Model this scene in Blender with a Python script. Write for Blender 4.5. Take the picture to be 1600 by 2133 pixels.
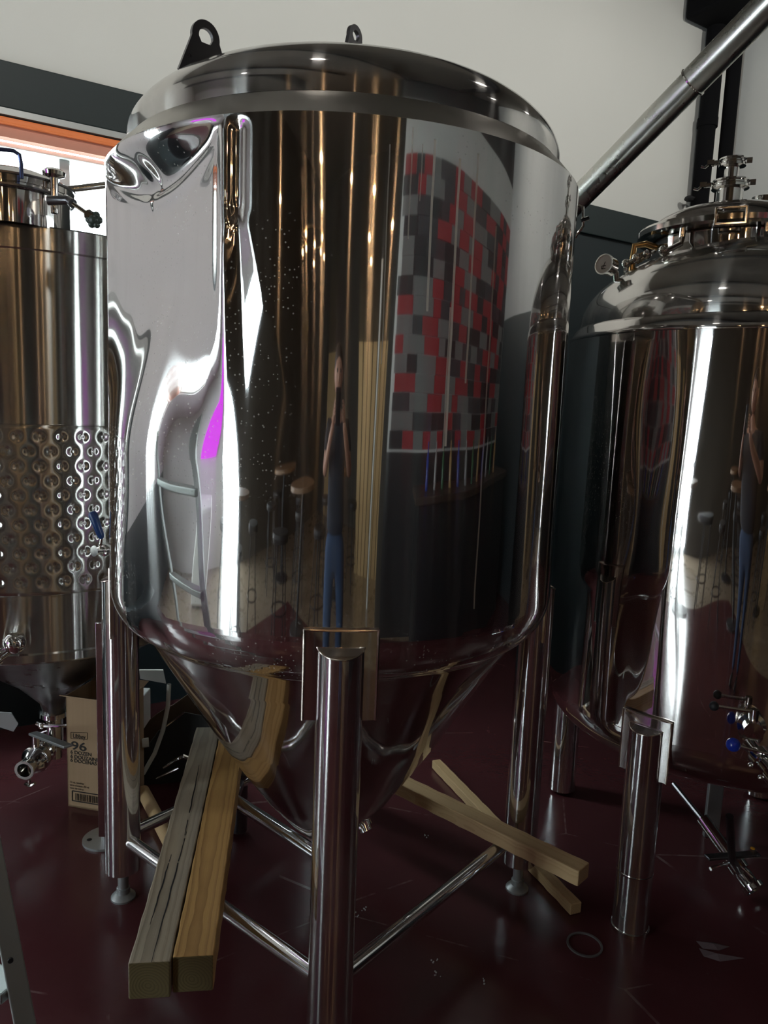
import bpy, math, random
import numpy as np
from mathutils import Vector, Matrix
random.seed(7)
for o in list(bpy.data.objects): bpy.data.objects.remove(o)
S = bpy.context.scene
COL = S.collection
PI = math.pi

# ------------------------------------------------------------------ camera
FPX, PITCH, ROLL, EYE = 1565.0, .1409, .0391, 1.55
cp, sp = math.cos(PITCH), math.sin(PITCH)
FW = Vector((0, cp, -sp)); R0 = Vector((1, 0, 0)); U0 = Vector((0, sp, cp))
RT = R0*math.cos(ROLL) + U0*math.sin(ROLL); UP = -R0*math.sin(ROLL) + U0*math.cos(ROLL)
EY = Vector((0, 0, EYE))
cd = bpy.data.cameras.new('camera'); cam = bpy.data.objects.new('camera', cd); COL.objects.link(cam)
m = Matrix.Identity(4)
for i in range(3):
    m[i][0] = RT[i]; m[i][1] = UP[i]; m[i][2] = -FW[i]; m[i][3] = EY[i]
cam.matrix_world = m
cd.sensor_fit = 'HORIZONTAL'; cd.sensor_width = 36; cd.lens = 36*FPX/1600; cd.clip_start = .02; cd.clip_end = 200
S.camera = cam

# ------------------------------------------------------------------ view and sky
vs = S.view_settings
vs.view_transform = 'Standard'; vs.look = 'None'; vs.gamma = 1; vs.use_curve_mapping = False
vs.exposure = 0.70
SKY = 13.0
WASH = 47
w = bpy.data.worlds.new('sky'); S.world = w; w.use_nodes = True
bgn = w.node_tree.nodes['Background']; bgn.inputs[0].default_value = (.86, .94, 1, 1); bgn.inputs[1].default_value = SKY

# room axes: u along the window wall, w away from it (camera at 0,0)
E1 = Vector((.848, .530, 0)); E3 = Vector((.530, -.848, 0))
def RW(u, w_, z): return E1*u + E3*w_ + Vector((0, 0, z))
ROOMROT = math.atan2(E1.y, E1.x)

def portal(name, u, w_, z, sx, sz, normal):
    l = bpy.data.lights.new(name, 'AREA'); l.shape = 'RECTANGLE'; l.size = sx; l.size_y = sz; l.energy = 1
    l.cycles.is_portal = True
    o = bpy.data.objects.new(name, l); COL.objects.link(o)
    o.location = RW(u, w_, z); o.rotation_euler = (-normal).to_track_quat('Z', 'Y').to_euler()
    return o
portal('daylight_portal', .22, -3.86, 1.75, 1.7, 1.8, E3)
portal('daylight_portal', -2.95, -3.86, 1.75, 1.4, 1.8, E3)
portal('daylight_portal', -5.12, -.55, 1.25, 1.0, 2.5, E1)

def spot(name, loc, power, col=(1, .93, .84), r=.05):
    l = bpy.data.lights.new(name, 'POINT'); l.energy = power; l.color = col; l.shadow_soft_size = r
    o = bpy.data.objects.new(name, l); COL.objects.link(o); o.location = loc
    return o

# ------------------------------------------------------------------ materials
def nt(name):
    m = bpy.data.materials.new(name); m.use_nodes = True
    t = m.node_tree; b = t.nodes['Principled BSDF']
    return m, t, b
def N(t, k, **kw):
    n = t.nodes.new(k)
    for a, v in kw.items(): setattr(n, a, v)
    return n
def L(t, a, b): t.links.new(a, b)
def MA(t, op, a, b=None, c=None):
    n = N(t, 'ShaderNodeMath', operation=op)
    for i, v in enumerate((a, b, c)):
        if v is None: continue
        if isinstance(v, (int, float)): n.inputs[i].default_value = v
        else: L(t, v, n.inputs[i])
    return n.outputs[0]
def mixc(t, fac, a, b):
    n = N(t, 'ShaderNodeMix', data_type='RGBA')
    if isinstance(fac, (int, float)): n.inputs[0].default_value = fac
    else: L(t, fac, n.inputs[0])
    for i, v in ((6, a), (7, b)):
        if isinstance(v, tuple): n.inputs[i].default_value = (*v, 1) if len(v) == 3 else v
        else: L(t, v, n.inputs[i])
    return n.outputs[2]
def noise(t, scale, detail=3, vec=None, rough=.5, dist=0):
    n = N(t, 'ShaderNodeTexNoise'); n.inputs['Scale'].default_value = scale; n.inputs['Detail'].default_value = detail
    n.inputs['Roughness'].default_value = rough; n.inputs['Distortion'].default_value = dist
    if vec is not None: L(t, vec, n.inputs['Vector'])
    return n.outputs[0]
def ramp(t, v, a, b, ca=(0, 0, 0), cb=(1, 1, 1)):
    r = N(t, 'ShaderNodeValToRGB'); r.color_ramp.elements[0].position = a; r.color_ramp.elements[1].position = b
    r.color_ramp.elements[0].color = (*ca, 1); r.color_ramp.elements[1].color = (*cb, 1)
    L(t, v, r.inputs[0]); return r.outputs[0]
def coords(t, scale=(1, 1, 1), kind='Object'):
    c = N(t, 'ShaderNodeTexCoord'); mp = N(t, 'ShaderNodeMapping'); mp.inputs['Scale'].default_value = scale
    L(t, c.outputs[kind], mp.inputs[0]); return mp.outputs[0]
def bump(t, b, h, strength=.2, dist=.01):
    n = N(t, 'ShaderNodeBump'); n.inputs['Strength'].default_value = strength; n.inputs['Distance'].default_value = dist
    L(t, h, n.inputs['Height']); L(t, n.outputs[0], b.inputs['Normal']); return n
def plain(name, col, rough=.6, metal=0, var=.12, scale=6, bumps=0, coat=0):
    m, t, b = nt(name)
    v = noise(t, scale, 4, coords(t))
    L(t, mixc(t, v, tuple(c*(1-var) for c in col), tuple(min(1, c*(1+var)) for c in col)), b.inputs['Base Color'])
    b.inputs['Roughness'].default_value = rough; b.inputs['Metallic'].default_value = metal
    b.inputs['Coat Weight'].default_value = coat
    if bumps: bump(t, b, noise(t, scale*8, 3, coords(t)), bumps, .003)
    return m
def emit(name, col, s):
    m, t, b = nt(name); b.inputs['Emission Color'].default_value = (*col, 1); b.inputs['Emission Strength'].default_value = s
    b.inputs['Base Color'].default_value = (*col, 1)
    return m

TC = Vector((-.1412, 2.2072, 0))       # main tank axis
CAMANG = math.atan2(-TC.y, -TC.x)       # from axis toward camera

def steel(name, col=(.74, .72, .70), rough=.04, streak=.3, srough=.28, dirt=.0, spots=False, drips=False, tarnish=0, wav=0, aniso=.8):
    m, t, b = nt(name)
    out = t.nodes['Material Output']
    b.inputs['Metallic'].default_value = 1
    oc = coords(t)
    c = mixc(t, noise(t, 3, 4, oc), tuple(x*.93 for x in col), col)
    if tarnish:
        c = mixc(t, MA(t, 'MULTIPLY', ramp(t, noise(t, 2.2, 5, oc, .6), .42, .7), tarnish), c, (.36, .30, .27))
    L(t, c, b.inputs['Base Color'])
    rn = noise(t, 9, 5, oc, .6)
    rr = MA(t, 'MULTIPLY_ADD', rn, rough*.9, rough*.5)
    L(t, rr, b.inputs['Roughness'])
    if wav: bump(t, b, noise(t, 1.0, 1, coords(t, (5, 5, .8))), wav, .004)
    sh = b.outputs[0]
    if streak:
        a = N(t, 'ShaderNodeBsdfAnisotropic'); L(t, c, a.inputs['Color'])
        a.inputs['Roughness'].default_value = srough; a.inputs['Anisotropy'].default_value = aniso
        tg = N(t, 'ShaderNodeTangent', direction_type='RADIAL', axis='Z'); L(t, tg.outputs[0], a.inputs['Tangent'])
        mx = N(t, 'ShaderNodeMixShader'); mx.inputs[0].default_value = streak
        L(t, sh, mx.inputs[1]); L(t, a.outputs[0], mx.inputs[2]); sh = mx.outputs[0]
    masks = []
    if spots:
        v = N(t, 'ShaderNodeTexVoronoi'); v.inputs['Scale'].default_value = 105; L(t, oc, v.inputs['Vector'])
        d = MA(t, 'LESS_THAN', v.outputs['Distance'], .20)
        area = ramp(t, noise(t, 1.7, 3, oc), .46, .62)
        sepc = N(t, 'ShaderNodeSeparateColor'); L(t, v.outputs['Color'], sepc.inputs[0])
        masks.append(MA(t, 'MULTIPLY', MA(t, 'MULTIPLY', d, MA(t, 'GREATER_THAN', sepc.outputs[0], .45)), MA(t, 'MULTIPLY', area, .5)))
        masks.append(MA(t, 'MULTIPLY', ramp(t, noise(t, 1, 6, coords(t, (14, 14, .7)), .65), .5, .85), .10))
    if drips:
        s = N(t, 'ShaderNodeSeparateXYZ'); L(t, N(t, 'ShaderNodeTexCoord').outputs['Object'], s.inputs[0])
        # axis-relative angle (object space = world space, axis at TC)
        ang = MA(t, 'ARCTAN2', MA(t, 'SUBTRACT', s.outputs[1], TC.y), MA(t, 'SUBTRACT', s.outputs[0], TC.x))
        zz = s.outputs[2]
        wob = MA(t, 'MULTIPLY', MA(t, 'SUBTRACT', noise(t, 3, 2, coords(t, (.01, .01, 1))), .5), .02)
        ang = MA(t, 'ADD', ang, wob)
        for a0, z1, z0, wd, k in DRIPS:
            near = MA(t, 'LESS_THAN', MA(t, 'ABSOLUTE', MA(t, 'SUBTRACT', ang, a0)), wd*1.35)
            inn = MA(t, 'MULTIPLY', MA(t, 'LESS_THAN', zz, z1), MA(t, 'GREATER_THAN', zz, z0))
            masks.append(MA(t, 'MULTIPLY', MA(t, 'MULTIPLY', near, inn), k))
    if dirt: masks.append(MA(t, 'MULTIPLY', ramp(t, noise(t, 5, 6, oc, .65), .45, .8), dirt))
    if masks:
        s = masks[0]
        for q in masks[1:]: s = MA(t, 'MAXIMUM', s, q)
        df = N(t, 'ShaderNodeBsdfDiffuse'); df.inputs[0].default_value = (.80, .77, .70, 1)
        mx = N(t, 'ShaderNodeMixShader'); L(t, s, mx.inputs[0]); L(t, sh, mx.inputs[1]); L(t, df.outputs[0], mx.inputs[2]); sh = mx.outputs[0]
    L(t, sh, out.inputs[0])
    return m

# helpers for pixels of the 1600 x 2133 frame (used only to find where real things stand)
def ray(x, y): return (FW*FPX + RT*(x-800) - UP*(y-1066.5)).normalized()
def at_z(x, y, z):
    d = ray(x, y); return EY + d*((z-EYE)/d.z)
def at_d(x, y, D):
    d = ray(x, y); return EY + d*(D/math.hypot(d.x, d.y))
def on_cyl(x, y, c, r):
    d = ray(x, y); a = d.x**2+d.y**2; b = -c.x*d.x-c.y*d.y; q = c.x**2+c.y**2-r*r
    t = (-b-math.sqrt(max(0, b*b-a*q)))/a; return EY+d*t
def angp(x, y):
    p = on_cyl(x, y, TC, .6345); return math.atan2(p.y-TC.y, p.x-TC.x), p.z
RS = .6345
DRIPS = []
for x, y0, y1, wd, k in ((906, 290, 650, .0030, .75), (958, 330, 930, .0032, .8), (996, 320, 800, .0028, .6), (938, 640, 940, .0022, .5),
                         (860, 265, 500, .0018, .3), (1034, 470, 1260, .0025, .35), (812, 300, 760, .0016, .3), (880, 300, 420, .0014, .35)):
    a, z1 = angp(x, y0); a2, z0 = angp(x, y1); DRIPS.append((a, z1, z0, wd, k))

M = {}
M['mirror'] = steel('mirror_steel', (.82, .80, .79), .03, .30, .125, spots=True, drips=True)
M['dome'] = steel('hazy_dome_steel', (.74, .72, .70), .07, .3, .16, tarnish=.3, dirt=.22)
M['satin'] = steel('satin_shoulder_steel', (.62, .59, .54), .34, 0, dirt=.25)
M['polish'] = steel('polished_steel', (.76, .73, .71), .05, .25, .14, tarnish=.3)
M['leg'] = steel('polished_leg_steel', (.78, .77, .77), .06, .35, .16, dirt=.05)
M['right'] = steel('bright_tank_steel', (.76, .72, .70), .03, .20, .12, wav=.5, spots=False)
M['brushed'] = steel('brushed_steel', (.56, .56, .53), .12, .85, .22, aniso=.85)
M['fitting'] = steel('fitting_steel', (.76, .74, .71), .10, 0)
M['darksteel'] = steel('dull_cone_steel', (.19, .185, .195), .32, 0, dirt=.05)
M['tube'] = steel('galvanised_tube', (.66, .66, .62), .30, 0, tarnish=.2)
M['alu'] = plain('dull_aluminium', (.46, .50, .49), .45, .7)
M['weld'] = steel('weld_bead', (.80, .70, .62), .20, 0, tarnish=.3)
M['plate'] = plain('zinc_plate', (.42, .44, .44), .45, .8)
M['white'] = plain('white_paint', (.74, .75, .72), .7, var=.04, scale=1.2)
M['lilac'] = plain('pale_grey_paint', (.80, .78, .80), .6, var=.04, scale=1)
M['ceil'] = plain('dark_ceiling_paint', (.13, .115, .10), .8)
M['black'] = plain('black_paint', (.009, .009, .011), .6)
M['pipeblack'] = plain('matt_black_pipe', (.004, .004, .005), .9)
M['pipeblack'].node_tree.nodes['Principled BSDF'].inputs['Specular IOR Level'].default_value = .15
M['teal'] = plain('dark_teal_paint', (.008, .017, .021), .5, var=.2, scale=2)
M['teal2'] = plain('charcoal_paint', (.010, .021, .023), .55, var=.2, scale=2)
M['orange'] = plain('orange_lintel', (.92, .24, .07), .5, var=.08)
M['pink'] = plain('faded_orange_board', (.62, .27, .19), .6, var=.1)
M['blue'] = plain('blue_vinyl', (.012, .045, .16), .35)
M['blueball'] = plain('blue_knob', (.01, .03, .30), .2)
M['brass'] = plain('brass', (.55, .36, .16), .25, 1)
M['rubber'] = plain('grey_rubber', (.10, .09, .09), .6)
M['hose'] = plain('white_hose', (.55, .54, .48), .45)
M['tan'] = plain('tan_wall', (.50, .35, .17), .7, var=.1, scale=2)
M['cream'] = plain('brown_wall', (.045, .038, .030), .7, var=.06, scale=1)
M['wooddark'] = plain('dark_wood', (.05, .03, .02), .4)
M['skin'] = plain('skin', (.50, .26, .18), .5, var=.05)
M['shirt'] = plain('navy_shirt', (.02, .022, .030), .85)
M['jeans'] = plain('blue_jeans', (.03, .06, .13), .85)
M['shoe'] = plain('black_shoe', (.012, .012, .012), .5)
M['hair'] = plain('dark_hair', (.03, .02, .015), .6)
M['purple'] = emit('purple_lightbox', (.40, .01, .50), 1.1)
M['screen'] = plain('phone_body', (.01, .01, .012), .15)
M['face'] = plain('gauge_face', (.9, .9, .9), .4, var=.01)
M['ink'] = plain('black_ink', (.02, .018, .016), .8)
M['green'] = plain('tree_leaves', (.10, .28, .12), .8, var=.5, scale=9)
M['bark'] = plain('bark', (.16, .12, .09), .9)
M['asphalt'] = plain('asphalt', (.42, .43, .42), .9)
M['tablewood'] = plain('table_wood', (.22, .12, .06), .45)
M['cord'] = plain('cord_black', (.01, .01, .01), .6)
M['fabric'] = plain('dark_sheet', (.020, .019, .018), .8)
M['brownboard'] = plain('brown_board', (.10, .06, .035), .8)
M['plastic'] = plain('grey_plastic', (.45, .45, .45), .4)

def glassmat():
    m, t, b = nt('window_glass'); t.nodes.remove(b)
    tr = N(t, 'ShaderNodeBsdfTransparent'); gl = N(t, 'ShaderNodeBsdfGlossy'); gl.inputs['Roughness'].default_value = .01
    fr = N(t, 'ShaderNodeFresnel'); fr.inputs[0].default_value = 1.45
    tr.inputs[0].default_value = (.94, .97, .96, 1)
    bf = N(t, 'ShaderNodeNewGeometry'); mx = N(t, 'ShaderNodeMixShader'); L(t, MA(t, 'MULTIPLY', fr.outputs[0], MA(t, 'SUBTRACT', 1, bf.outputs['Backfacing'])), mx.inputs[0]); L(t, tr.outputs[0], mx.inputs[1]); L(t, gl.outputs[0], mx.inputs[2])
    L(t, mx.outputs[0], t.nodes['Material Output'].inputs[0]); return m
M['glass'] = glassmat()

def floormat(name, c1, c2, rough):
    m, t, b = nt(name)
    oc = coords(t)
    v = noise(t, 1.3, 6, oc, .6)
    c = mixc(t, v, c1, c2)
    sp_ = ramp(t, noise(t, 34, 5, oc, .7), .72, .78)
    sc = N(t, 'ShaderNodeTexVoronoi', feature='DISTANCE_TO_EDGE'); sc.inputs['Scale'].default_value = 1.1
    L(t, coords(t, (1, 1.3, 1)), sc.inputs['Vector'])
    scr = MA(t, 'MULTIPLY', MA(t, 'LESS_THAN', sc.outputs['Distance'], .0035), ramp(t, noise(t, 3, 5, oc, .7), .5, .62))
    dust = MA(t, 'MULTIPLY', ramp(t, noise(t, 2.2, 8, oc, .75), .55, .9), .25)
    c = mixc(t, MA(t, 'MULTIPLY', MA(t, 'MAXIMUM', sp_, scr), .28), c, (.45, .36, .34))
    c = mixc(t, dust, c, (.16, .09, .09))
    L(t, c, b.inputs['Base Color'])
    L(t, MA(t, 'MULTIPLY_ADD', noise(t, 4, 6, oc, .65), rough*1.2, rough*.45), b.inputs['Roughness'])
    b.inputs['Specular IOR Level'].default_value = .5
    bump(t, b, noise(t, 26, 4, oc, .6), .12, .004)
    return m
M['floor'] = floormat('sealed_oxblood_concrete', (.060, .0165, .0195), (.100, .030, .034), .19)
M['floor2'] = floormat('tan_concrete', (.20, .16, .11), (.27, .21, .15), .28)

def woodmat(name, c1, c2, c3, grey=0, ringscale=20):
    # local X is the length of the timber
    m, t, b = nt(name)
    co = N(t, 'ShaderNodeTexCoord').outputs['Object']
    mp = N(t, 'ShaderNodeMapping'); mp.inputs['Scale'].default_value = (.16, 1, 1); mp.inputs['Location'].default_value = (0, .012, .02)
    L(t, co, mp.inputs[0])
    nz = noise(t, 3.0, 3, mp.outputs[0], .5)
    s = N(t, 'ShaderNodeSeparateXYZ'); L(t, co, s.inputs[0])
    yy = MA(t, 'ADD', s.outputs[1], MA(t, 'MULTIPLY', MA(t, 'SUBTRACT', nz, .5), .05))
    zz = MA(t, 'ADD', MA(t, 'ADD', s.outputs[2], .015), MA(t, 'MULTIPLY', MA(t, 'SUBTRACT', nz, .5), .045))
    rad = MA(t, 'SQRT', MA(t, 'ADD', MA(t, 'MULTIPLY', yy, yy), MA(t, 'MULTIPLY', zz, zz)))
    ring = MA(t, 'FRACT', MA(t, 'MULTIPLY', rad, 1/.0065))
    late = ramp(t, ring, .45, .98)
    fib = noise(t, 60, 4, coords(t, (.06, 4, 4)), .7)
    c = mixc(t, late, c1, c2)
    c = mixc(t, MA(t, 'MULTIPLY', fib, .5), c, c3)
    if grey: c = mixc(t, MA(t, 'MULTIPLY', ramp(t, noise(t, 5, 4, coords(t, (.3, 2, 2)), .6), .3, .75), grey), c, (.30, .29, .26))
    L(t, c, b.inputs['Base Color']); b.inputs['Roughness'].default_value = .65
    bump(t, b, MA(t, 'ADD', fib, late), .25, .002)
    return m
M['pine'] = woodmat('yellow_pine', (.60, .35, .12), (.34, .17, .05), (.44, .26, .09))
M['pine_grey'] = woodmat('weathered_pine', (.46, .37, .25), (.24, .18, .11), (.36, .30, .22), .6)
M['pine_pale'] = woodmat('pale_pine', (.60, .42, .22), (.50, .33, .16), (.48, .32, .17))
M['pine_end'] = woodmat('pine_end_grain', (.17, .135, .055), (.10, .075, .03), (.13, .10, .05))

def cardmat():
    m, t, b = nt('kraft_cardboard')
    v = noise(t, 1, 3, coords(t, (60, 60, 1)))
    v2 = noise(t, 7, 4, coords(t))
    c = mixc(t, v, (.36, .24, .135), (.44, .30, .18)); c = mixc(t, MA(t, 'MULTIPLY', v2, .25), c, (.25, .17, .10))
    L(t, c, b.inputs['Base Color']); b.inputs['Roughness'].default_value = .85; return m
M['card'] = cardmat()

# ------------------------------------------------------------------ mesh builder
class MB:
    def __init__(s): s.v = []; s.f = []; s.mi = []
    def add(s, vs_, fs, mi=0):
        k = len(s.v); s.v += [tuple(v) for v in vs_]; s.f += [tuple(k+i for i in f) for f in fs]; s.mi += [mi]*len(fs); return s
    def box(s, c, size, ax=None, mi=0):
        c = Vector(c); X, Y, Z = ax if ax else (Vector((1, 0, 0)), Vector((0, 1, 0)), Vector((0, 0, 1)))
        a, b_, d = (q/2 for q in size)
        vs_ = [c+X*(a*i)+Y*(b_*j)+Z*(d*k) for k in (-1, 1) for j in (-1, 1) for i in (-1, 1)]
        return s.add(vs_, [(0, 2, 3, 1), (4, 5, 7, 6), (0, 1, 5, 4), (2, 6, 7, 3), (0, 4, 6, 2), (1, 3, 7, 5)], mi)
    def tube(s, p0, p1, r, r2=None, n=20, caps=True, inner=None):
        return s.path([p0, p1], [r, r if r2 is None else r2], n, caps)
    def path(s, pts, rs, n=16, caps=True):
        pts = [Vector(p) for p in pts]
        if isinstance(rs, (int, float)): rs = [rs]*len(pts)
        vs_ = []; ref = None
        for i, p in enumerate(pts):
            d = (pts[min(i+1, len(pts)-1)]-pts[max(i-1, 0)]).normalized()
            if ref is None:
                ref = Vector((0, 0, 1)) if abs(d.z) < .9 else Vector((1, 0, 0))
            a = (ref - d*ref.dot(d)).normalized(); ref = a; b_ = d.cross(a)
            for k in range(n):
                q = 2*PI*k/n; vs_.append(p+(a*math.cos(q)+b_*math.sin(q))*rs[i])
        fs = []
        for i in range(len(pts)-1):
            for k in range(n):
                fs.append((i*n+k, i*n+(k+1) % n, (i+1)*n+(k+1) % n, (i+1)*n+k))
        if caps:
            fs.append(tuple(range(n))[::-1]); fs.append(tuple((len(pts)-1)*n+k for k in range(n)))
        return s.add(vs_, fs)
    def lathe(s, prof, c=(0, 0, 0), axis=(0, 0, 1), n=48, cap0=False, cap1=False):
        c = Vector(c); d = Vector(axis).normalized()
        ref = Vector((0, 0, 1)) if abs(d.z) < .9 else Vector((1, 0, 0))
        a = (ref-d*ref.dot(d)).normalized(); b_ = d.cross(a)
        vs_ = []
        for r, h in prof:
            for k in range(n):
                q = 2*PI*k/n; vs_.append(c+d*h+(a*math.cos(q)+b_*math.sin(q))*r)
        fs = []
        for i in range(len(prof)-1):
            for k in range(n): fs.append((i*n+k, i*n+(k+1) % n, (i+1)*n+(k+1) % n, (i+1)*n+k))
        if cap0: fs.append(tuple(range(n))[::-1])
        if cap1: fs.append(tuple((len(prof)-1)*n+k for k in range(n)))
        return s.add(vs_, fs)
    def ball(s, c, r, n=16, sc=(1, 1, 1)):
        c = Vector(c); vs_ = []; m_ = n//2
        for i in range(m_+1):
            th = PI*i/m_
            for k in range(n):
                q = 2*PI*k/n; vs_.append(c+Vector((math.sin(th)*math.cos(q)*sc[0], math.sin(th)*math.sin(q)*sc[1], math.cos(th)*sc[2]))*r)
        return s.add(vs_, [(i*n+k, (i+1)*n+k, (i+1)*n+(k+1) % n, i*n+(k+1) % n) for i in range(m_) for k in range(n)])
    def poly(s, pts, th, ax, c):     # extruded outline, pts (x,z) in plane ax[0],ax[2], thickness along ax[1]
        X, Y, Z = ax; c = Vector(c); n = len(pts)
        vs_ = [c+X*x+Z*z+Y*(sgn*th/2) for sgn in (-1, 1) for x, z in pts]
        return s.add(vs_, [tuple(range(n)), tuple(range(2*n-1, n-1, -1))]+[(i, i+n, (i+1) % n+n, (i+1) % n) for i in range(n)])
    def build(s, name, mat, parent=None, smooth=True, ang=35, bevel=0):
        me = bpy.data.meshes.new(name); me.from_pydata(s.v, [], s.f); me.validate()
        mats = mat if isinstance(mat, (list, tuple)) else [mat]
        for q in mats: me.materials.append(M[q] if isinstance(q, str) else q)
        if len(mats) > 1 and len(me.polygons) == len(s.mi): me.polygons.foreach_set('material_index', s.mi)
        import bmesh
        bm = bmesh.new(); bm.from_mesh(me); bmesh.ops.recalc_face_normals(bm, faces=bm.faces); bm.to_mesh(me); bm.free()
        if smooth:
            me.polygons.foreach_set('use_smooth', [True]*len(me.polygons)); me.set_sharp_from_angle(angle=math.radians(ang))
        o = bpy.data.objects.new(name, me); COL.objects.link(o)
        if bevel:
            b_ = o.modifiers.new('bevel', 'BEVEL'); b_.width = bevel; b_.segments = 2; b_.limit_method = 'ANGLE'
        if parent is not None: adopt(o, parent)
        return o
def adopt(o, p):
    o.parent = p
    M_ = Matrix.Identity(4); q = p
    chain = []
    while q is not None: chain.append(q); q = q.parent
    for q in reversed(chain):
        M_ = M_ @ q.matrix_parent_inverse @ Matrix.LocRotScale(q.location, q.rotation_euler, q.scale)
    o.matrix_parent_inverse = M_.inverted()
def thing(name, loc, label, cat, group=None):
    o = bpy.data.objects.new(name, None); COL.objects.link(o); o.location = loc; o.empty_display_size = .1
    return tag(o, label, cat, group)
def tag(o, label, cat, group=None):
    o['label'] = label; o['category'] = cat
    if group: o['group'] = group
    return o
def struct(o, label=None):
    o['kind'] = 'structure'
    if label: o['label'] = label
    return o
ROOM = (E1, -E3, Vector((0, 0, 1)))
def rbox(mb, u0, u1, w0, w1, z0, z1, mi=0):
    return mb.box(RW((u0+u1)/2, (w0+w1)/2, (z0+z1)/2), (abs(u1-u0), abs(w1-w0), abs(z1-z0)), ROOM, mi)

# ------------------------------------------------------------------ the room
CEIL = 4.45
UL, UR, WF, WM, WB = -5.0, 5.1, -3.7, 1.9, 6.0
struct(rbox(MB(), -2.6, UR+.2, WF-.2, 1.3, -.2, 0).build('floor', 'floor', smooth=False), 'dark oxblood sealed concrete floor')
mb = MB(); rbox(mb, UL-.2, -2.6, WF-.2, WB+.2, -.2, 0); rbox(mb, -2.6, UR+.2, 1.3, WB+.2, -.2, 0)
struct(mb.build('floor', 'floor2', smooth=False), 'tan concrete floor behind the camera')
struct(rbox(MB(), UL-.2, UR+.2, WF-.2, WB+.2, CEIL, CEIL+.15).build('ceiling', 'ceil', smooth=False), 'black ceiling')
# window wall with two openings
W1, W2 = (-.55, 1.0), (-3.6, -2.3)
WZ0, WZ1 = .85, 2.60
mb = MB(); rbox(mb, UL-.2, UR+.2, WF-.2, WF, 2.90, CEIL)
wf = struct(mb.build('wall_front', 'white', smooth=False), 'white painted upper wall')
mb = MB()
rbox(mb, UL-.2, -.62, WF-.2, WF, 2.67, 2.90)
for a, b_ in ((UL-.2, W2[0]), (W2[1], -.62)): rbox(mb, a, b_, WF-.2, WF, WZ0, 2.67)
struct(mb.build('wall_front', 'lilac', smooth=False), 'pale grey wall farther left')
struct(rbox(MB(), UL-.2, -.62, WF-.2, WF, 0, WZ0).build('wall_front', 'teal', smooth=False), 'dark teal wainscot farther left')
mb = MB()
rbox(mb, -.62, UR+.2, WF-.2, WF, 0, WZ0); rbox(mb, -.62, UR+.2, WF-.2, WF, 2.67, 2.90)
for a, b_ in ((-.62, W1[0]), (W1[1], UR+.2)): rbox(mb, a, b_, WF-.2, WF, WZ0, 2.67)
struct(mb.build('wall_front', 'teal', smooth=False), 'dark teal lower wall around the windows')
struct(rbox(MB(), UL, UR, WF, WF+.025, 2.712, 2.895).build('trim_1', 'teal2', smooth=False, bevel=.004), 'charcoal board along the top of the dark wall')
struct(rbox(MB(), UL, 1.15, WF, WF+.035, 2.682, 2.708).build('trim_2', 'plate', smooth=False), 'thin dark ledge')
for i, (a, b_) in enumerate((W1, W2)):
    win = bpy.data.objects.new('window_%d' % (i+1), None); COL.objects.link(win); win.location = RW((a+b_)/2, WF-.1, WZ0); struct(win)
    mb = MB(); rbox(mb, a, b_, WF-.06, WF+.03, 2.648, 2.676); mb.build('lintel', 'orange', win, smooth=False, bevel=.008)
    mb = MB(); rbox(mb, a, b_, WF-.04, WF+.01, 2.600, 2.647); mb.build('lintel_board', 'pink', win, smooth=False)
    mb = MB()
    for q in (a+.025, b_-.025): rbox(mb, q-.025, q+.025, WF-.17, WF-.05, WZ0, 2.6)
    rbox(mb, a, b_, WF-.17, WF-.05, WZ0, WZ0+.05); rbox(mb, a, b_, WF-.165, WF-.06, 2.58, 2.60)
    mb.build('window_frame', 'white', win, smooth=False, bevel=.003)
    n = 4
    for k in range(1, n):
        q = a+(b_-a)*k/n; rbox(MB(), q-.022, q+.022, WF-.14, WF-.09, WZ0+.05, 2.58).build('mullion', 'plastic', win, smooth=False, bevel=.003)
    for zq in (1.43, 1.97): rbox(MB(), a+.05, b_-.05, WF-.14, WF-.09, zq-.018, zq+.018).build('glazing_bar', 'plastic', win, smooth=False, bevel=.003)
    for k in range(n):
        for z0, z1 in ((WZ0+.05, 1.412), (1.448, 1.952), (1.988, 2.58)):
            x0, x1 = a+(b_-a)*k/n+.022, a+(b_-a)*(k+1)/n-.022
            rbox(MB(), x0, x1, WF-.118, WF-.112, z0, z1).build('pane', 'glass', win, smooth=False)
# right wall
mb = MB(); rbox(mb, UR, UR+.2, WF, WM, 2.3, CEIL); struct(mb.build('wall_right', 'white', smooth=False), 'white painted end wall')
mb = MB(); rbox(mb, UR, UR+.2, WF, WM, 0, 2.3); struct(mb.build('wall_right', 'teal', smooth=False), 'dark lower end wall')
# corner: white column, two dark pipes, black bracket
rbox(MB(), 4.885, 4.965, WF, WF+.08, 2.9, CEIL).build('trim_3', 'white', smooth=False); struct(bpy.data.objects['trim_3'], 'white corner boxing between two dark pipes')
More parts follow.
